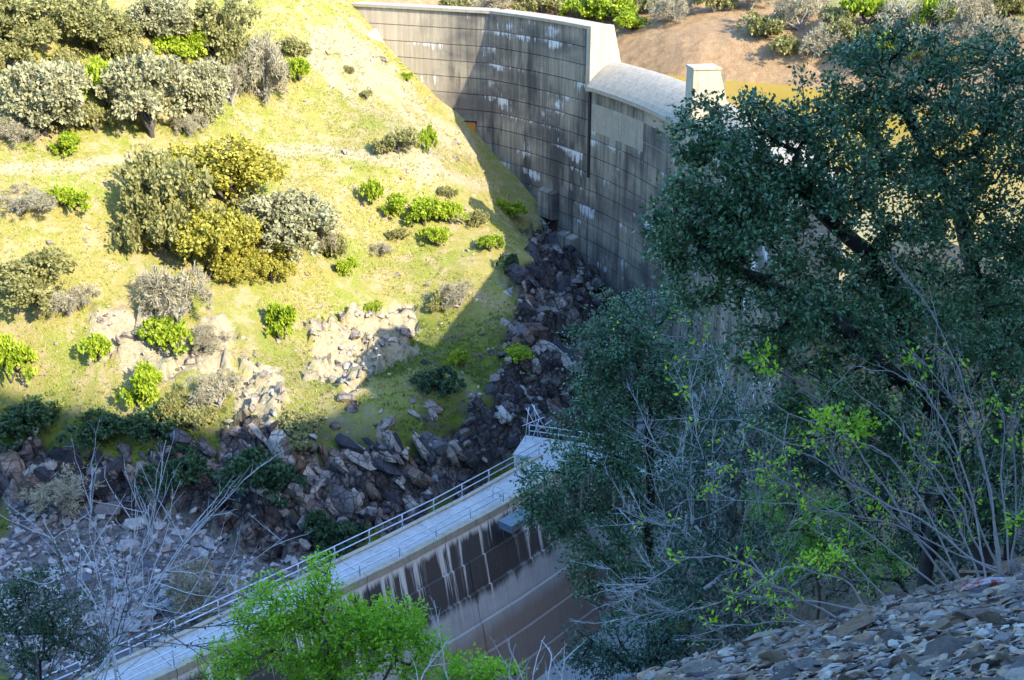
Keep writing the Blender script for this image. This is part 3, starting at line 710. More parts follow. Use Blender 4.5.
# river stones
put_rocks(BED, 0, (1, 1), RR)
BEDV = [(0,512),(90,520),(200,540),(290,560),(330,560),(240,612),(120,680),(0,680)]
nb0 = len(bpy.data.objects)
bedroot = far
for px, py in rand_in(BEDV, 0): pass
def stuff_rocks(name, pts, sizes, meshes, flatrot=.4, lift=.15, tintmat=None):
    V = []; F = []; n = 0; T = []
    arr = []
    for m in meshes:
        v = np.array([x.co[:] for x in m.vertices]); f = [list(p.vertices) for p in m.polygons]; arr.append((v, f))
    for p, s in zip(pts, sizes):
        v, f = arr[random.randrange(len(arr))]
        a = Matrix.Rotation(random.uniform(0, 6.28), 3, 'Z') @ Matrix.Rotation(random.gauss(0, flatrot), 3, 'X') @ Matrix.Rotation(random.gauss(0, flatrot), 3, 'Y')
        w = (v*s*np.array([random.uniform(.7, 1.4), random.uniform(.7, 1.2), random.uniform(.7, 1.2)]))@np.array(a).T+np.asarray(p)+[0, 0, lift*s]
        V.append(w); F += [[i+n for i in q] for q in f]; n += len(w); T.append(np.full(len(w), random.random()))
    return mesh_np(name, np.concatenate(V), F, tintmat or meshes[0].materials[0], False, {'tint': np.concatenate(T)})
def tint_rock(name, cols, scale):
    t = NT(name, .88, .3); r = t.attr('tint').outputs['Fac']; pp = t.pos()
    c = t.ramp(r, [(i/(len(cols)-1), cc) for i, cc in enumerate(cols)])
    c = t.mix(t.ramp(t.noise(scale, pp, 5, .7), [(.35, .6), (.65, 0)]), c, t.mix(.7, c, (.02, .018, .02)))
    t.col(c); t.bump(t.noise(scale*3, pp, 6, .7), .5, .05); return t.m
tint_rock('river_stone_small', [(.08, .08, .10), (.22, .21, .23), (.38, .36, .35), (.48, .45, .42), (.24, .17, .14), (.58, .55, .52)], 3)
tint_rock('slate_small', [(.10, .095, .09), (.22, .20, .18), (.36, .32, .27), (.27, .17, .10), (.44, .35, .25), (.15, .14, .15), (.55, .50, .43)], 14)
tint_rock('rubble', [(.04, .04, .045), (.10, .09, .09), (.18, .14, .12), (.32, .28, .24), (.09, .08, .085)], 2)
tint_rock('hill_stone_small', [(.20, .17, .14), (.34, .29, .23), (.44, .38, .31)], 2)
gx = rng.uniform([-60, 50], [-8, 96], (9000, 2)); hh, rk, bd, so = masks(gx[:, 0], gx[:, 1]); keep = bd > .5
gx = gx[keep]; gz = detail(gx[:, 0], gx[:, 1], hh[keep], rk[keep], bd[keep], so[keep])
sz = .22*np.exp(rng.normal(0, .55, len(gx)))+.05
big = np.argsort(-sz)[:280]; small = np.setdiff1d(np.arange(len(gx)), big)
bed_o = empty('streambed', (0, 0, 0)); tag(bed_o, kind='structure')
for i in big:
    o = link('stone', random.choice(RR), bed_o, (gx[i, 0], gx[i, 1], gz[i]+.1*sz[i])); s = sz[i]*1.5
    o.scale = (s*random.uniform(.9, 1.4), s, s*.8); o.rotation_euler = (random.gauss(0, .3), random.gauss(0, .3), random.uniform(0, 6.3))
c = link('cobbles', stuff_rocks('cobbles', np.c_[gx, gz][small], sz[small]*1.25, RR, tintmat=MATS['river_stone_small']), bed_o); tag(c, kind='stuff')
# loose stones on the hillside and rubble on the cliff
gx = rng.uniform([-62, 78], [14, 170], (24000, 2)); hh, rk, bd, so = masks(gx[:, 0], gx[:, 1])
down = ((gx[:, 0]-DC[0])**2+(gx[:, 1]-DC[1])**2 < (DR-1)**2)
pk = down & (bd < .5) & (rng.random(len(gx)) < np.where(rk > .95, .45, np.where(rk > .3, .4, .09)))
gx = gx[pk]; gz = detail(gx[:, 0], gx[:, 1], hh[pk], rk[pk], bd[pk], so[pk]); sz = .2*np.exp(rng.normal(0, .5, len(gx)))
sz = np.where(rk[pk] > .6, sz*1.9, sz)
dark = rk[pk] > .95
c = link('hillside_stones', stuff_rocks('hillside_stones', np.c_[gx, gz][~dark], sz[~dark], RS, tintmat=MATS['hill_stone_small']), far); tag(c, kind='stuff')
c = link('cliff_rubble', stuff_rocks('cliff_rubble', np.c_[gx, gz][dark], sz[dark]*1.3, RK, tintmat=MATS['rubble']), far); tag(c, kind='stuff')

# ------------------------------------------------------------------ leaves
def leaf_geo(P, size, asp=.55, up=.3, fold=.25, out=None):
    """P: leaf bases (n,3). Folded diamond leaves, random directions. Returns verts and quads as two triangles each."""
    n = len(P); D = rng.normal(size=(n, 3))
    if out is not None: D = D*.75+out
    D /= np.linalg.norm(D, axis=1, keepdims=True)
    N = rng.normal(size=(n, 3)); N[:, 2] += up*2; N -= (N*D).sum(1, keepdims=True)*D; N /= np.maximum(np.linalg.norm(N, axis=1, keepdims=True), 1e-6)
    S = np.cross(D, N); s = (size*rng.uniform(.7, 1.3, n))[:, None]
    mid = P+D*s*.48
    V = np.stack([P, mid+S*s*asp*.5+N*s*fold*.3, P+D*s, mid-S*s*asp*.5+N*s*fold*.3], 1).reshape(-1, 3)
    i = np.arange(n)[:, None]*4
    F = np.concatenate([i+np.array([[0, 1, 2]]), i+np.array([[0, 2, 3]])], 0)
    return V, F
def leaves_mesh(name, P, size, mat, tint=None, **kw):
    V, F = leaf_geo(P, size, **kw)
    tt = rng.random(len(P)) if tint is None else np.clip(tint+rng.normal(0, .18, len(P)), 0, 1)
    return mesh_np(name, V, F, mat, False, {'tint': np.repeat(tt, 4)})
leaf_mat('olive_leaf', (.15, .155, .045), (.38, .36, .14), .6, .35)
leaf_mat('greygreen_leaf', (.21, .21, .10), (.44, .42, .25), .6, .25)
leaf_mat('yellow_leaf', (.22, .215, .022), (.48, .43, .075), .6, .3)
leaf_mat('bright_leaf', (.16, .25, .010), (.42, .50, .035), .55, .3)
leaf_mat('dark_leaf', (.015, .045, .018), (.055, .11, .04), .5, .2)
leaf_mat('brush_twig', (.22, .20, .13), (.42, .38, .26), .8, .15)
leaf_mat('grass_blade', (.22, .25, .025), (.42, .37, .13), .8, .3)
def bark(name, c, s=20):
    t = NT(name, .9, .2); P = t.pos(); f = t.noise(s, P, 5, .7)
    t.col(t.mix(f, tuple(v*.5 for v in c), tuple(v*1.4 for v in c))); t.bump(f, .5, .02); return t.m
bark('oak_bark', (.085, .075, .07)); bark('dark_bark', (.035, .032, .034)); bark('grey_twig', (.27, .25, .24), 30); bark('pale_twig', (.48, .46, .46), 30); bark('brown_twig', (.12, .09, .075), 30)

def far_crown(seed, kind, n_clump, per, leaf, shape=(1, 1, .8), gap=.25):
    """crown in a unit box: radius 1 across, height 0..~1.6; clumps round a few lobes"""
    r = np.random.default_rng(seed); lob = []
    nl = {'oak': 11, 'shrub': 5, 'brush': 7}[kind]
    for i in range(nl):
        a = (i+r.uniform(-.4, .4))*2.4; d = r.uniform(.15, .68); lob.append((d*math.cos(a), d*math.sin(a), r.uniform(.30, 1.15) if kind == 'oak' else r.uniform(.25, .65), r.uniform(.36, .56)))
    P = []; O = []; T = []
    for i in range(n_clump):
        cx, cy, cz, cr = lob[r.integers(nl)]; v = r.normal(size=3); v /= np.linalg.norm(v); v[2] = abs(v[2])*.9-.25
        c = np.array([cx, cy, cz])+v*cr*r.uniform(.75, 1.08); k = r.uniform(.07, .17); m = int(per*r.uniform(.5, 1.4))
        q = r.normal(size=(m, 3)); q *= k/np.maximum(np.linalg.norm(q, axis=1, keepdims=True), 1e-6)*r.uniform(.3, 1, (m, 1))
        P.append(c+q); O.append(np.tile(v*.8, (m, 1))); T.append(np.full(m, np.clip(.5+r.normal(0, .25), 0, 1)))
    P = np.concatenate(P)*np.array(shape); P[:, 2] = np.maximum(P[:, 2], .02)
    return P, np.concatenate(O), np.concatenate(T), [(x*shape[0], y*shape[1], z*shape[2]) for x, y, z, _ in lob]
PROTO = {}
def make_proto(key, seed, kind, mat, n_clump, per, leaf, shape, asp=.7, trunk='oak_bark'):
    P, O, T, lob = far_crown(seed, kind, n_clump, per, leaf, shape)
    cm = leaves_mesh('crown', P, leaf, MATS[mat], T, asp=asp, out=O, up=.2)
    tb = Tubes(5); r = np.random.default_rng(seed); top = np.mean(lob, 0)
    for x, y, z in lob:
        m = np.array([x*.35+r.normal(0, .05), y*.35+r.normal(0, .05), z*.5])
        tb.add([(0, 0, -.12), (x*.08, y*.08, z*.2), m, (x*.95, y*.95, z)], [.06, .05, .03, .012])
    PROTO[key] = (cm, tb.mesh('trunk', MATS[trunk]), kind)
for i in range(3): make_proto('olive%d' % i, 10+i, 'oak', 'olive_leaf', 300, 32, .085, (1, 1, .9))
for i in range(3): make_proto('grey%d' % i, 20+i, 'oak', 'greygreen_leaf', 300, 32, .085, (1, 1, .9))
for i in range(3): make_proto('yellow%d' % i, 30+i, 'oak', 'yellow_leaf', 300, 32, .075, (1, 1, .95))
for i in range(3): make_proto('bright%d' % i, 40+i, 'shrub', 'bright_leaf', 110, 30, .11, (1, 1, .95))
for i in range(2): make_proto('dark%d' % i, 50+i, 'shrub', 'dark_leaf', 120, 30, .10, (1, 1, .9))
for i in range(3): make_proto('brush%d' % i, 60+i, 'brush', 'brush_twig', 150, 30, .14, (1, 1, 1.0), .16, 'grey_twig')
for i in range(2): make_proto('oshrub%d' % i, 70+i, 'shrub', 'olive_leaf', 110, 30, .10, (1, 1, .9))
CNT = {}
def plant(px, py, w, h, key, label, name='shrub', cat='shrub', group='shrubs on the sunlit far hillside', t0=55):
    """centre pixel and pixel size in the picture; stands on the ground there"""
    base = ground_pt(px, py+h*.42, t0)
    if base is None: print('no ground', px, py); return
    d = base[1]*CP-base[2]*SP; k = CNT.get(key, 0); CNT[key] = k+1
    var = [q for q in PROTO if q.rstrip('0123456789') == key]; cm, tm, kind = PROTO[var[k % len(var)]]
    wm = w*d/F_PX*.5*1.12; hm = h*d/F_PX/.97/(1.55 if kind == 'oak' else 1.05)
    root = empty(name, base, random.uniform(0, 6.28)); root.scale = (wm, wm, hm); tag(root, label, cat, group)
    link('crown', cm, root); link('trunk' if kind == 'oak' else 'stem', tm, root)
    return root
T_ = dict(name='oak_tree', cat='tree', group='trees on the sunlit far hillside')
for a in [
 (28,22,84,70,'olive','olive oak in the very top left corner'),
 (96,28,78,66,'olive','olive oak on the hilltop, second from the left edge'),
 (45,98,92,92,'grey','large grey green oak above the path near the left edge'),
 (152,100,86,92,'grey','large grey green oak in the middle of the group above the path'),
 (203,98,54,70,'grey','smaller grey green oak on the right flank of the group above the path'),
 (160,22,66,56,'grey','greyish oak at the top of the hill left of the bright green shrub'),
 (218,34,66,70,'olive','olive oak at the top of the hill left of the pale clearing'),
 (228,172,100,76,'yellow','broad golden yellow tree just below the path'),
 (168,200,84,112,'olive','tall olive tree at the left end of the thicket below the path'),
 (212,238,86,90,'yellow','golden green tree low in the middle of the thicket below the path'),
 (290,228,98,76,'grey','spreading grey green tree at the right end of the thicket'),
 (40,282,80,66,'olive','olive oak with a dark bare trunk beside the left edge')]:
    plant(*a, **T_)
for a in [
 (186,48,52,32,'bright','bright green shrub among grey oaks near the hilltop'),
 (106,84,42,52,'bright','bright green shrub between the two large grey oaks'),
 (266,80,54,66,'brush','grey bare brush at the right edge of the hilltop trees'),
 (246,66,44,66,'oshrub','dark olive shrub behind the grey bare brush on the hilltop'),
 (296,49,34,26,'oshrub','round dark olive shrub alone right of the hilltop trees'),
 (299,72,30,26,'bright','yellow green shrub under the round dark olive one'),
 (66,146,36,26,'bright','bright green shrub at the upper edge of the path'),
 (71,199,38,30,'bright','round bright green bush alone below the path on the left'),
 (20,206,60,24,'brush','low dry brush at the left edge below the path'),
 (272,266,44,44,'yellow','small golden shrub at the lower right of the thicket'),
 (237,272,38,34,'yellow','small golden green shrub at the foot of the thicket'),
 (180,300,72,62,'brush','pale grey leafless shrub below the thicket'),
 (174,334,50,40,'bright','bright green shrub at the foot of the pale leafless one'),
 (281,322,34,42,'bright','upright bright green shrub beside the sunlit rocks'),
 (12,362,50,56,'bright','vivid green bush at the left edge by the shadow line'),
 (98,353,34,30,'bright','yellow green shrub between two pale boulders'),
 (143,387,50,50,'bright','round vivid green bush just above the shadow line'),
 (172,402,40,40,'oshrub','olive shrub right of the round vivid green bush'),
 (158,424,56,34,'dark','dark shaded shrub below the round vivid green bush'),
 (398,143,42,28,'oshrub','olive brush in the grass left of a small upright shrub'),
 (428,145,20,30,'bright','small upright bright green shrub on the slope left of the dam'),
 (372,194,26,28,'bright','green shrub at the left end of the row above the shadow'),
 (394,209,34,24,'bright','second green shrub in the row above the shadow'),
 (424,213,42,32,'bright','largest green shrub in the row above the shadow'),
 (451,214,30,26,'bright','green shrub right of the largest one in the row'),
 (478,216,32,24,'oshrub','olive shrub near the right end of the row'),
 (511,208,30,20,'bright','green shrub at the right end of the row close to the dam'),
 (447,192,20,14,'oshrub','tiny dark green shrub just above the row'),
 (490,244,28,20,'bright','round green shrub touching the diagonal shadow edge'),
 (396,237,26,14,'oshrub','flat olive shrub just below the row'),
 (432,240,30,20,'bright','green shrub hanging below the largest one of the row'),
 (382,249,24,14,'brush','flat dry tuft below the row'),
 (437,303,26,18,'oshrub','olive shrub low on the slope just above the shadow edge'),
 (460,298,34,26,'brush','dry brush beside the low olive shrub at the shadow edge'),
 (345,266,24,22,'bright','yellow green shrub right of the thicket'),
 (374,306,18,12,'bright','tiny green shrub above the sunlit rocks'),
 (458,358,26,18,'bright','lone green shrub inside the diagonal shadow'),
 (350,71,12,12,'oshrub','tiny dark shrub on the pale slope left of the dam crest'),
 (366,95,13,12,'oshrub','tiny dark shrub on the pale slope under the dam ledge'),
 (407,80,12,10,'bright','tiny green tuft against the sloping dam ledge'),
 (332,240,40,40,'oshrub','olive shrub leaning out of the thicket on its right')]:
    plant(*a)
for a in [
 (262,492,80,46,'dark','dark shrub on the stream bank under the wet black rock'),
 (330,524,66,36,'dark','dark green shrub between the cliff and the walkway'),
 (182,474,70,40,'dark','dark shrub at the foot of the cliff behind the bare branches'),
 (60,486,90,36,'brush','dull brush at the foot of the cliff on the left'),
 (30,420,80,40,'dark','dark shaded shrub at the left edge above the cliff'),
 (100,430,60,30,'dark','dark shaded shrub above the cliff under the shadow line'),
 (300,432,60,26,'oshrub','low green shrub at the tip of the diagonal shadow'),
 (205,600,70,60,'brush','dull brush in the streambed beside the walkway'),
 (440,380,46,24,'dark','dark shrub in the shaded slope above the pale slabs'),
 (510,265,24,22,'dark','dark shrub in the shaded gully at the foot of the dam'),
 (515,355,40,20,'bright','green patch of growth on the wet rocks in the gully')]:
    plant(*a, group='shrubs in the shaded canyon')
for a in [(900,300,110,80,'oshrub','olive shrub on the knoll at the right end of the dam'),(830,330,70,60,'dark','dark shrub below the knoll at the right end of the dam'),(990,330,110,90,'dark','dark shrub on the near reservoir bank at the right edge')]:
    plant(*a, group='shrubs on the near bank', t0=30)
for a in [
 (10,60,50,40,'oshrub','olive shrub between the top left oaks at the left edge'),(66,60,44,34,'oshrub','olive shrub in the gap under the second hilltop oak'),
 (130,55,44,40,'oshrub','olive shrub in the dark gap left of the bright hilltop shrub'),(190,72,40,34,'oshrub','olive shrub under the bright hilltop shrub'),
 (232,90,40,44,'brush','grey brush left of the tall grey brush on the hilltop slope'),(96,118,40,34,'oshrub','olive shrub filling the gap between the large grey oaks above the path'),
 (190,128,34,26,'brush','dry brush at the foot of the smaller grey oak'),(20,132,50,24,'brush','dry brush under the large grey oak at the left'),
 (135,230,44,50,'oshrub','olive shrub on the shaded left side of the thicket'),(195,165,40,36,'oshrub','olive shrub between the tall olive tree and the golden tree'),
 (250,205,54,44,'oshrub','olive shrub in the heart of the thicket'),(240,242,44,40,'yellow','golden shrub between the golden tree and the grey one'),(318,232,40,44,'brush','grey brush on the right flank of the thicket'),
 (70,310,60,28,'brush','dry grass clump beside the bare trunk at the left'),(210,345,36,24,'brush','dry clump among the sunlit boulders'),(220,395,50,34,'brush','dry tawny brush on the slope above the wet rock'),(195,420,44,30,'oshrub','olive brush at the shadow line beside the wet rock')]:
    plant(*a)
# reservoir bank
bank = 'shrubs on the far reservoir bank'
k = 0
ORD = 'first second third fourth fifth sixth seventh eighth ninth tenth eleventh twelfth thirteenth fourteenth fifteenth sixteenth seventeenth eighteenth nineteenth twentieth'.split()
lst = [(455,4,40,26,'oshrub'),(497,6,44,30,'brush'),(540,8,46,32,'oshrub'),(580,12,46,28,'bright'),(612,14,46,30,'bright'),(650,10,50,34,'oshrub'),(690,12,52,38,'oshrub'),(728,14,50,34,'brush'),(764,22,48,34,'oshrub'),(800,14,54,40,'brush'),
       (836,26,48,34,'oshrub'),(866,14,52,40,'bright'),(900,22,54,44,'brush'),(934,16,54,40,'bright'),(968,22,56,48,'brush'),(1004,20,56,46,'oshrub')]
W_ = {'oshrub': 'olive shrub', 'brush': 'pale dry brush', 'bright': 'yellow green shrub'}
for i, (x, y, w, h, key) in enumerate(lst):
    plant(x, y, w, h, key, '%s on the far reservoir bank, %s shrub from the dam end' % (W_[key], ORD[i]), group=bank, t0=172 if x < 760 else 140)
for i, (x, y, w, h, key) in enumerate([(632,20,40,22,'bright'),(672,24,40,24,'brush'),(712,28,42,26,'oshrub'),(748,38,40,24,'brush'),(785,40,44,28,'oshrub'),(820,44,44,30,'brush'),(858,44,46,32,'oshrub'),(892,50,46,34,'bright'),(925,46,46,34,'brush'),(955,52,46,36,'oshrub'),(990,56,50,38,'brush')]):
    plant(x, y, w, h, key, '%s in the lower row at the brown waterline, %s from the dam end' % (W_[key], ORD[i]), group=bank, t0=165 if x < 760 else 135)
for i, (x, y, w, h, key) in enumerate([(520,-14,60,44,'olive'),(600,-14,66,44,'olive'),(690,-16,70,44,'grey'),(780,-14,70,50,'olive'),(880,-12,72,50,'grey'),(980,-10,72,50,'yellow')]):
    plant(x, y, w, h, key, '%s tree from the left along the skyline of the reservoir bank' % ORD[i], name='oak_tree', cat='tree', group='trees above the reservoir', t0=175)

# ------------------------------------------------------------------ grass tufts
gx = rng.uniform([-66, 84], [12, 172], (52000, 2)); hh, rk, bd, so = masks(gx[:, 0], gx[:, 1])
down = ((gx[:, 0]-DC[0])**2+(gx[:, 1]-DC[1])**2 < (DR-.6)**2)
pt = fbm(gx[:, 0]*.22, gx[:, 1]*.22, 3, 91)
pk = down & (bd < .5) & (rng.random(len(gx)) < np.where(rk > .3, .1, .85)) & (pt > -.08)
gx = gx[pk]; gz = detail(gx[:, 0], gx[:, 1], hh[pk], rk[pk], bd[pk], so[pk])
P = np.repeat(np.c_[gx, gz-.02], 4, 0); P[:, :2] += rng.normal(0, .12, (len(P), 2))
o = np.tile([0, 0, 1.6], (len(P), 1)); tt = np.repeat(np.clip(.5+pt[pk]*1.8, 0, 1), 4)
leaf_mat('lush_blade', (.045, .09, .015), (.15, .21, .04), .7, .3)
lu = np.repeat(rng.random(len(gx)) < lush_of(gx[:, 0], gx[:, 1], hh[pk]), 4)
g = link('grass', leaves_mesh('grass', P[~lu], .24, MATS['grass_blade'], tt[~lu], asp=.35, out=o[~lu], up=0)); tag(g, 'short green and straw coloured grass over the sunlit hillside', 'grass', kind='stuff')
g = link('grass', leaves_mesh('grass', P[lu], .28, MATS['lush_blade'], tt[lu], asp=.35, out=o[lu], up=0)); tag(g, 'dark green grass low on the shaded slope above the cliff', 'grass', kind='stuff')
# ------------------------------------------------------------------ foreground: scree
def near_pt(px, py, t0=2.5, t1=40):
    r = ray(px, py); t = np.arange(t0, t1, .03); P = r[None]*t[:, None]
    h = H0(P[:, 0], P[:, 1])+.10*fbm(P[:, 0]*1.5, P[:, 1]*1.5, 4, 6); k = np.where(P[:, 2] < h)[0]
    return P[k[0]] if len(k) else None
nslope = Vector((-.306, .668, 1)).normalized(); NB = nslope.to_track_quat('Z', 'Y').to_matrix()
def nz(x, y): return H0(x, y)+.10*fbm(x*1.5, y*1.5, 4, 6)
sx = rng.uniform([.2, 3.2], [9.5, 13.5], (36000, 2)); zz = nz(sx[:, 0], sx[:, 1]); qx, qy, qd = proj(sx[:, 0], sx[:, 1], zz)
vis = (qx > 640) & (qx < 1060) & (qy < 715)
sx, zz, qd = sx[vis], zz[vis], qd[vis]; ss = .019*np.exp(rng.normal(0, .72, len(sx)))+.010
order = np.argsort(-ss/qd); big = order[:300]; small = order[300:]
for i in big:
    o = link('stone', random.choice(SL), near, (sx[i, 0], sx[i, 1], zz[i]+.12*ss[i])); s = ss[i]*1.7
    o.rotation_euler = (NB @ Matrix.Rotation(random.uniform(0, 6.28), 3, 'Z') @ Matrix.Rotation(random.gauss(.1, .5), 3, 'X')).to_euler(); o.scale = (s*random.uniform(1, 1.6), s, s*random.uniform(.7, 1.3))
V = []; F = []; n = 0; T = []; arr = [(np.array([v.co[:] for v in m.vertices]), [list(p.vertices) for p in m.polygons]) for m in SL]; NBn = np.array(NB)
for i in small:
    v, f = arr[random.randrange(len(arr))]
    a = np.array(Matrix.Rotation(random.uniform(0, 6.28), 3, 'Z') @ Matrix.Rotation(random.gauss(.1, .5), 3, 'X'))
    s = ss[i]*1.7
    V.append((v*np.array([s*random.uniform(1, 1.6), s, s*random.uniform(.7, 1.4)]))@a.T@NBn.T+[sx[i, 0], sx[i, 1], zz[i]+.2*s]); F += [[q+n for q in w] for w in f]; n += len(v); T.append(np.full(len(v), random.random()))
tag(link('scree', mesh_np('scree', np.concatenate(V), F, MATS['slate_small'], False, {'tint': np.concatenate(T)}), near), kind='stuff')
t = NT('rust_stained_slate', .85, .3); pp = t.pos(); c = t.mix(t.ramp(t.noise(9, pp, 5, .7), [(.46, 0), (.54, 1)]), (.30, .30, .33), (.22, .05, .03))
t.col(c); t.bump(t.noise(30, pp, 6, .7), .5, .02)
for (px, py, s, rot, mat, lab) in [(985, 590, .42, .6, 'rust_stained_slate', 'pale slate block with a rust red stain at the top of the scree'), (700, 672, .34, 1.9, 'slate', 'mossy grey boulder at the lower left tip of the scree'),
                             (1018, 568, .40, 2.4, 'slate', 'grey slate block cut by the right edge above the scree'), (905, 640, .20, .9, 'slate', 'flat grey blue slab in the middle of the scree'), (760, 655, .22, 2.0, 'slate', 'flat tan slab low on the scree near its left tip')]:
    g = near_pt(px, py) 
    for dy in (10, 20, 35, 50):
        if g is None or g[1] > 14: g = near_pt(px, py+dy)
    m = rock_mesh('slate_boulder', mat, int(px), .45, 16)
    o = link('slate_boulder', m, None, Vector(g)+nslope*.05*s); o.rotation_euler = (NB @ Matrix.Rotation(rot, 3, 'Z')).to_euler(); o.scale = (s*1.25, s, s*.85); tag(o, lab, 'rock')

# ------------------------------------------------------------------ foreground: trees
leaf_mat('oak_leaf', (.022, .070, .028), (.10, .20, .075), .34, .15, .45)
leaf_mat('mid_oak_leaf', (.016, .055, .026), (.08, .18, .07), .36, .15, .5)
leaf_mat('spring_leaf', (.12, .30, .006), (.44, .68, .03), .5, .4)
leaf_mat('fresh_leaf', (.06, .20, .012), (.20, .42, .03), .5, .3)
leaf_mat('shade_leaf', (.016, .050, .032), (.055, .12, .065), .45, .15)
def sample_lobes(lobes, dens, rd=.9):
    out = []
    for (px, py, d, rx, ry) in lobes:
        n = max(3, int(rx*ry*dens)); v = rng.normal(size=(n, 3)); v /= np.linalg.norm(v, axis=1, keepdims=True); v *= rng.uniform(.15, 1, (n, 1))**(1/2.2)
        rm = (rx+ry)*.5*d/F_PX
        for k in range(n): out.append(ray(px+v[k, 0]*rx, py+v[k, 1]*ry)*(d+v[k, 2]*rm*rd))
    return np.array(out)
def grow(trunks, att, step=.3, bias=.25, jit=.05):
    pos = []; par = []; pl = []
    for tr in trunks:
        tr = np.array(tr, float); first = True
        for a, b in zip(tr[:-1], tr[1:]):
            n = max(1, int(np.linalg.norm(b-a)/step))
            for i in range(n):
                pos.append(a+(b-a)*i/n+(rng.normal(0, jit*.5, 3) if not first else 0)); par.append(-1 if first else len(pos)-2); pl.append(0 if first else pl[-1]+step); first = False
        pos.append(tr[-1]); par.append(len(pos)-2); pl.append(pl[-1]+step)
    base = np.array(pos); dist = np.array([np.min(np.linalg.norm(base-a, axis=1)) for a in att]); tips = []
    cap = len(pos)+len(att)*14+10; PA = np.zeros((cap, 3)); PL = np.zeros(cap); n = len(pos); PA[:n] = pos; PL[:n] = pl
    for i in np.argsort(dist):
        a = att[i]; d = np.linalg.norm(PA[:n]-a, axis=1); k = int(np.argmin(d+bias*PL[:n]*.15)); L = d[k]; m = max(1, min(12, int(L/step))); last = k; p0 = PA[k].copy()
        for q in range(1, m+1):
            f = q/m; p = p0+(a-p0)*f+np.array([0, 0, .10*L*math.sin(f*math.pi)])+(rng.normal(0, jit*min(1, L), 3) if q < m else 0)
            PA[n] = p; PL[n] = PL[last]+L/m; par.append(last); last = n; n += 1
        tips.append(last)
    pos = PA[:n]; par = np.array(par); cnt = np.zeros(n); cnt[tips] += 1
    for i in range(n-1, -1, -1):
        if par[i] >= 0: cnt[par[i]] += cnt[i]
    return pos, par, np.maximum(cnt, 1), np.array(tips)
def near_tree(name, label, cat, trunks, lobes, dens, leaf, per, mat, barkm, r0=.0045, rmax=.16, asp=.55, spread=.16, group=None, twig_name='trunk', ground=True):
    trunks = [[np.array(p, float) for p in tr] for tr in trunks]
    if ground:
        for tr in trunks:
            b = tr[0].copy(); g = float(H0(b[0], b[1])); 
            if g < b[2]: tr.insert(0, np.array([b[0], b[1], g-.1]))
    att = sample_lobes(lobes, dens); pos, par, cnt, tips = grow(trunks, att)
    base = pos[0].copy(); root = empty(name, base); tag(root, label, cat, group)
    e = np.where(par >= 0)[0]; rad = np.minimum(r0*cnt**.5, rmax if twig_name == 'trunk' else .028)
    tb = Tubes(5).edges(pos[par[e]]-base, pos[e]-base, np.minimum(rad[par[e]], rad[e]*1.35), rad[e])
    link(twig_name, tb.mesh(twig_name, MATS[barkm]), root)
    # leaves along the last bit of each twig
    tp = pos[tips]; dr = tp-pos[par[tips]]; dr /= np.maximum(np.linalg.norm(dr, axis=1, keepdims=True), 1e-6)
    m = np.maximum((per*rng.uniform(.45, 1.5, len(tp))).astype(int), 4)
    idx = np.repeat(np.arange(len(tp)), m); q = rng.normal(size=(len(idx), 3)); q /= np.linalg.norm(q, axis=1, keepdims=True); q *= rng.uniform(0, 1, (len(idx), 1))**.5*spread
    P = tp[idx]+q*np.array([1, 1, .75])+dr[idx]*rng.uniform(-1.2, .8, (len(idx), 1))*spread
    tint = np.clip(.45+rng.normal(0, .2, len(tp)), 0, 1)[idx]
    link('crown', leaves_mesh('crown', P-base, leaf, MATS[mat], tint, asp=asp, out=(q/spread*.6+dr[idx]*.5), up=.5), root)
    return root
near_tree('live_oak', 'large dark live oak filling the right side above the scree', 'tree',
    [[atd(985,575,12.3), atd(950,420,12), atd(880,280,11.6), atd(800,185,11)], [atd(985,572,12.3), atd(1000,400,12.5), atd(965,220,12.3), atd(905,110,12)], [atd(1005,572,12.4), atd(1030,380,12.6), atd(1035,180,12.5)], [atd(950,430,12), atd(850,330,11), atd(730,270,10.6)]],
    [(722,178,10.6,62,48),(690,215,10.5,48,42),(664,232,10.4,30,30),(700,130,10.6,30,36),(790,150,11,70,50),(770,115,10.8,36,36),(850,90,11.3,55,48),(880,50,11.4,36,24),(910,130,11.6,80,62),(970,95,12,58,58),(1010,160,12.2,60,90),(930,55,11.8,40,26),(1000,55,12.2,40,28),
     (800,205,10.8,62,40),(750,240,10.5,70,40),(700,275,10.5,50,34),(900,200,11.4,70,50),(960,260,12,70,60),(1015,300,12.2,50,80),(770,310,10.6,66,34),(840,330,11,60,30),(905,330,11.4,70,44),(960,370,11.8,60,56),(880,400,11.4,64,46),(1010,430,12.2,44,60),(820,390,11,50,36),(930,450,11.8,60,40),(1000,500,12.2,40,40),(860,440,11.4,60,34),(790,420,11.2,40,26),(760,350,10.8,50,26),(970,520,12.2,40,34),(740,200,10.6,50,40),(830,180,11,50,40),(960,180,12,60,50),(860,300,11.6,40,24),(820,262,11.0,34,24),(872,262,11.3,34,22),(905,285,11.5,34,22),(1015,100,12.2,36,50),(800,290,11,40,26)],
    .0205, .052, 56, 'oak_leaf', 'dark_bark', spread=.13, rmax=.085)
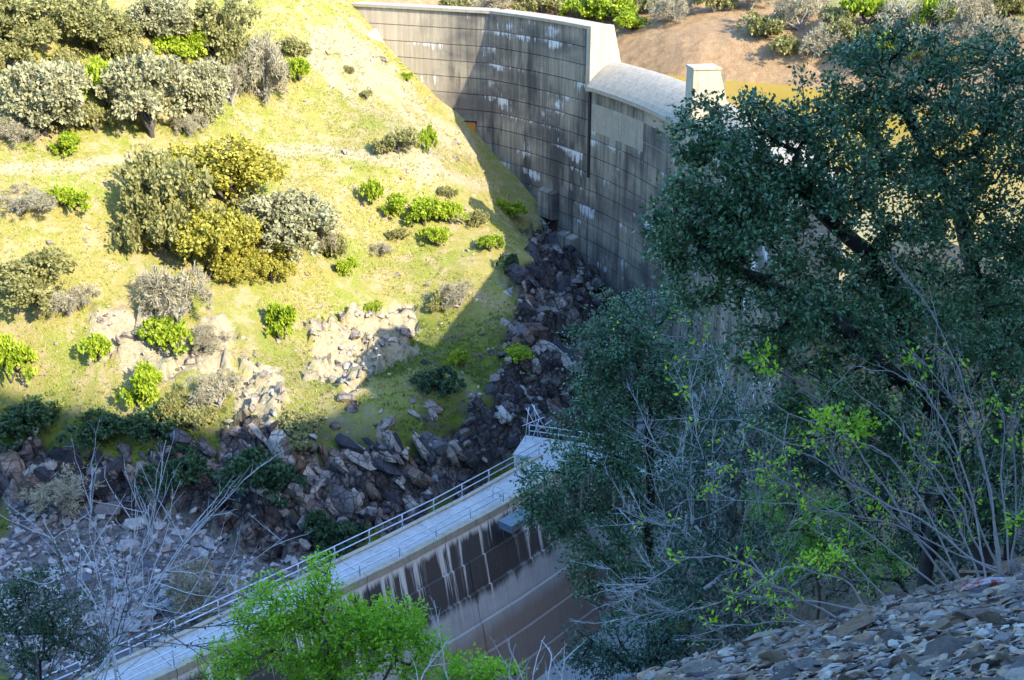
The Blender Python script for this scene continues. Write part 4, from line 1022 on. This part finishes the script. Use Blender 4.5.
near_tree('live_oak', 'dense dark green oak in the middle hiding the foot of the dam', 'tree',
    [[atd(655,700,19.5), atd(648,600,19.4), atd(650,480,19.2), atd(650,380,19)], [atd(720,690,19.5), atd(705,560,19.3), atd(695,450,19)]],
    [(640,315,19,58,32),(606,345,18.8,40,36),(660,360,19,62,50),(598,395,18.8,36,36),(640,420,19,64,46),(585,440,18.6,40,34),(545,488,18.2,36,24),(530,500,18.2,20,22),(600,480,18.6,54,36),(560,515,18.3,36,24),(650,480,19,60,40),(700,400,19.2,46,60),(600,530,18.6,50,34),(650,550,18.8,56,40),(590,575,18.5,36,24),(640,600,18.6,50,34),(720,470,19,34,34)],
    .024, .064, 60, 'mid_oak_leaf', 'dark_bark', spread=.2)
near_tree('oak_shrub', 'dark leafy shrub at the bottom below the middle oak', 'shrub', [[atd(640,720,15), atd(640,660,15)]],
    [(640,650,15,54,34),(600,665,15,36,26),(690,640,15.2,46,40),(580,640,15,18,16)], .022, .055, 50, 'shade_leaf', 'dark_bark', twig_name='stem')
near_tree('thicket_shrub', 'green leafy shrub behind bare twigs above the scree', 'shrub', [[atd(820,600,14.5), atd(815,560,14.5)]],
    [(790,545,14.5,46,40),(840,520,14.5,46,36),(870,555,14.5,34,26),(770,505,14.6,28,28)], .016, .05, 46, 'fresh_leaf', 'brown_twig', twig_name='stem')
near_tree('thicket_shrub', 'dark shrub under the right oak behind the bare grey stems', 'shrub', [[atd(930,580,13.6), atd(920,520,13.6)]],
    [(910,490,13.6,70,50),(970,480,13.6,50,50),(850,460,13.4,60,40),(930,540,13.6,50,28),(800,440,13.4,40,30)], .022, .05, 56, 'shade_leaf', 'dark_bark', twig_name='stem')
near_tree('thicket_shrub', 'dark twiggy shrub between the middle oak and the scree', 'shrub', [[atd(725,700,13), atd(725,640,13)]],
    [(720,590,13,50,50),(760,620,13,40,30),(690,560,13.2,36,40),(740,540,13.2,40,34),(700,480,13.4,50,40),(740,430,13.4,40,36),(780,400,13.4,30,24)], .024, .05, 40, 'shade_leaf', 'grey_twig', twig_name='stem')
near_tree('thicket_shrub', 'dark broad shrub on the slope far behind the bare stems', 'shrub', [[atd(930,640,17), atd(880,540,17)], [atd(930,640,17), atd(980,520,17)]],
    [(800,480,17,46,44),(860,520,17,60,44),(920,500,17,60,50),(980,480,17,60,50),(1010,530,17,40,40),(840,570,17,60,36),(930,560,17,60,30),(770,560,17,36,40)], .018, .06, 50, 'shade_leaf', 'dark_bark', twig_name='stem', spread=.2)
near_tree('spring_shrub', 'vivid spring green bush in front of the walkway at the bottom', 'shrub', [[atd(350,745,22), atd(325,660,22)], [atd(350,745,22), atd(395,660,22)]],
    [(300,645,22,62,36),(385,622,22,44,30),(400,650,22,50,34),(262,618,22,30,22),(316,585,22,22,18),(322,566,22,12,16),(270,592,22,24,14),(345,610,22,26,20),(330,665,22,50,24),(228,662,22,36,22),(300,610,22,30,22)], .05, .082, 32, 'spring_leaf', 'brown_twig', twig_name='stem', spread=.2)
near_tree('spring_shrub', 'small vivid green bush at the bottom right of the large one', 'shrub', [[atd(480,720,21), atd(480,685,21)]],
    [(476,668,21,34,16),(505,672,21,20,12),(450,676,21,20,12)], .04, .08, 32, 'spring_leaf', 'brown_twig', twig_name='stem', spread=.2)
near_tree('thicket_shrub', 'dark blue green bush in the bottom left corner', 'shrub', [[atd(40,720,21), atd(40,660,21)]],
    [(36,640,21,44,42),(66,610,21,30,30),(10,600,21,24,30),(30,590,21,26,22),(90,650,21,20,24)], .028, .065, 46, 'dark_leaf', 'dark_bark', twig_name='stem', spread=.2)

# ------------------------------------------------------------------ foreground: bare stems
def bare_shrub(name, label, stems, d, r, mat, nsub=7, sub=.35, buds=0, budmat='fresh_leaf', cat='shrub', group=None, jd=.4, base_px=None, lv=2):
    """stems: pixel polylines from root to tip, turned into real branches at distance d"""
    BP = []; todo = []
    for st in stems:
        dd = d+random.uniform(-jd, jd); dt = random.uniform(-jd, jd)
        P = np.array([ray(x, y)*(dd+dt*i/len(st)) for i, (x, y) in enumerate(st)])
        if base_px: P = np.vstack([ray(*base_px)*d, P])
        # densify with a wobble
        tt = np.linspace(0, len(P)-1, len(P)*5); Q = np.stack([np.interp(tt, np.arange(len(P)), P[:, k]) for k in range(3)], 1)
        L = np.linalg.norm(np.diff(Q, axis=0), axis=1).sum(); Q[1:-1] += rng.normal(0, .016*L/2, (len(Q)-2, 3))
        Q[1:-1] = (Q[:-2]+2*Q[1:-1]+Q[2:])/4
        todo.append((Q, r*random.uniform(.8, 1.2), 0))
    base = todo[0][0][0].copy(); g = float(H0(base[0], base[1]))
    root = empty(name, (base[0], base[1], min(g, base[2]))); b0 = np.array(root.location)
    tag(root, label, cat, group)
    for Q0, r1, _ in list(todo):
        tb = Tubes(5); T0 = Q0[1]-Q0[0]; T0 /= max(np.linalg.norm(T0), 1e-6); T0[2] = max(T0[2], .25); ext = [Q0[0]]
        for _ in range(60):
            if ext[-1][2] < float(H0(ext[-1][0], ext[-1][1]))-.05: break
            ext.append(ext[-1]-T0*.12)
        Q0 = np.vstack([np.array(ext[::-1])[:-1], Q0]) if len(ext) > 1 else Q0
        work = [(Q0, r1, 0)]; skip = len(ext)-1
        for Q, rr, l in work:
            tb.add(Q-b0, np.linspace(rr, rr*.3, len(Q)), False)
            BP.append(Q[len(Q)//3:])
            L = np.linalg.norm(np.diff(Q, axis=0), axis=1).sum()
            if l < lv:
                lo = max(1, len(Q)//5, skip if l == 0 else 0)
                for _ in range(int(nsub*(1 if l == 0 else .55))):
                    k = random.randrange(min(lo, len(Q)-2), len(Q)-1); T = Q[min(k+1, len(Q)-1)]-Q[k-1]; T /= max(np.linalg.norm(T), 1e-6)
                    D = T*random.uniform(.5, 1.1)+rng.normal(0, .55, 3); D[2] += .12; D /= np.linalg.norm(D); LL = L*sub*random.uniform(.35, 1.1)*(1-k/len(Q)*.6)
                    s = np.linspace(0, 1, 7)[:, None]; W = Q[k]+D*LL*s+np.cumsum(rng.normal(0, .028*LL, (7, 3)), 0)*s+np.array([0, 0, .10*LL])*s**2
                    work.append((W, max(rr*.42, .0028), l+1))
        link('stem', tb.mesh('stem', MATS[mat]), root)
    if buds:
        allp = np.concatenate(BP); k = rng.integers(0, len(allp), buds); P = np.repeat(allp[k], 5, 0)+rng.normal(0, .035, (buds*5, 3))
        tag(link('leaf_buds', leaves_mesh('leaf_buds', P-b0, .05, MATS[budmat], asp=.5), root), kind='stuff')
    return root
bare_shrub('bare_shrub', 'leafless pale grey shrub fanning up at the lower left', [[(112,650),(120,600),(150,540),(166,440)],[(112,650),(150,590),(200,525),(252,474)],[(112,650),(160,580),(190,530),(222,492)],[(112,650),(100,580),(88,530),(92,488)],[(112,650),(90,590),(60,550),(44,518)],[(112,650),(130,580),(150,530),(148,505)],[(150,650),(200,610),(240,570),(287,535)],[(112,650),(140,600),(175,560),(205,512)],[(112,650),(105,600),(95,560),(38,588)],[(112,650),(125,590),(132,545),(138,510)]],
    18, .021, 'pale_twig', 8, .34, 110, 'dark_leaf')
bare_shrub('bare_shrub', 'low leafless branches lying across the walkway at the lower left', [[(60,690),(120,632),(180,628),(235,624)],[(60,690),(110,645),(170,642),(215,648)],[(40,690),(75,640),(80,600),(60,560)]], 16, .02, 'brown_twig', 8, .3, 90, 'dark_leaf')
bare_shrub('bare_shrub', 'thin pale twigs standing at the bottom centre', [[(530,700),(516,662),(505,636)],[(508,700),(510,665),(516,644)],[(545,700),(552,655),(541,640)],[(530,700),(536,660),(545,636)],[(450,690),(440,640),(434,600)],[(415,700),(425,670),(448,640)],[(560,690),(565,660),(575,650)]], 11, .011, 'pale_twig', 4, .3)
gbare = 'bare stems above the scree'
bare_shrub('bare_shrub', 'long bare grey stems rising left from the scree into the right oak', [[(985,572),(960,500),(922,453),(879,408),(833,373)],[(1000,575),(985,453),(964,415),(934,374),(893,333)],[(1000,575),(981,449),(957,367),(930,306),(918,282)],[(985,572),(955,440),(920,384),(879,369),(845,367)],[(975,566),(947,499),(913,448),(900,420)],[(1010,570),(1000,480),(1005,420),(990,380)],[(1012,570),(1018,490),(1010,430),(1020,390)],[(1000,572),(960,480),(940,440),(935,400)]],
    10.6, .011, 'grey_twig', 10, .36, 60, 'spring_leaf', group=gbare)
bare_shrub('bare_shrub', 'arching bare stems sweeping left from the scree across the middle', [[(981,564),(913,516),(845,482),(831,448),(815,430)],[(975,561),(879,520),(787,503),(708,499),(674,503)],[(960,580),(893,453),(787,412),(725,357),(674,333)],[(960,580),(880,500),(800,450),(740,420),(690,415)],[(940,590),(860,530),(800,490),(750,470),(700,470)],[(950,585),(870,470),(830,410),(800,380),(770,365)]],
    10.8, .011, 'grey_twig', 14, .34, 150, 'spring_leaf', group=gbare)
bare_shrub('bare_shrub', 'low tangle of bare branches lying along the edge of the scree', [[(900,618),(828,602),(763,598),(720,590)],[(880,622),(845,578),(787,566),(735,595),(700,610)],[(870,630),(800,600),(740,560),(690,555),(640,589)],[(860,632),(790,620),(730,625),(680,640)],[(900,615),(850,560),(830,540),(800,520)],[(840,640),(780,610),(750,580),(745,550)]],
    10.6, .011, 'grey_twig', 14, .34, 70, 'spring_leaf', group=gbare)
bare_shrub('bare_shrub', 'pale bare twigs in front of the middle oak', [[(735,640),(700,600),(632,589),(600,560)],[(735,640),(690,580),(650,580),(628,600)],[(740,630),(700,540),(680,470),(650,440)],[(740,630),(720,520),(700,440),(690,380)],[(735,640),(700,620),(660,610),(610,622)],[(750,620),(760,520),(745,430),(720,380)],[(740,630),(690,530),(640,520),(612,505)]],
    13.5, .011, 'pale_twig', 18, .42, group=gbare)
# fresh sprigs on the bare stems
for (px, py, d, rx, ry, lab) in [(845,420,9.9,34,18,'spray of bright new leaves on the arching bare stems'), (766,362,10.1,12,14,'small tuft of bright new leaves at a bare stem tip'), (815,560,10,36,9,'bright new leaves along the low tangle of branches'), (1012,522,9.8,10,8,'bright new leaf tuft at the right edge over the scree'), (880,512,10,12,8,'tiny bright leaf tuft among the grey stems above the scree')]:
    p = atd(px, py, d); near_tree('leafy_sprig', lab, 'sprig', [[p+np.array([.35, .05, -.25]), p]], [(px, py, d, rx, ry)], .05, .05, 11, 'spring_leaf', 'brown_twig', r0=.003, spread=.07, twig_name='stem', ground=False, group='new leaf sprigs on the bare stems')
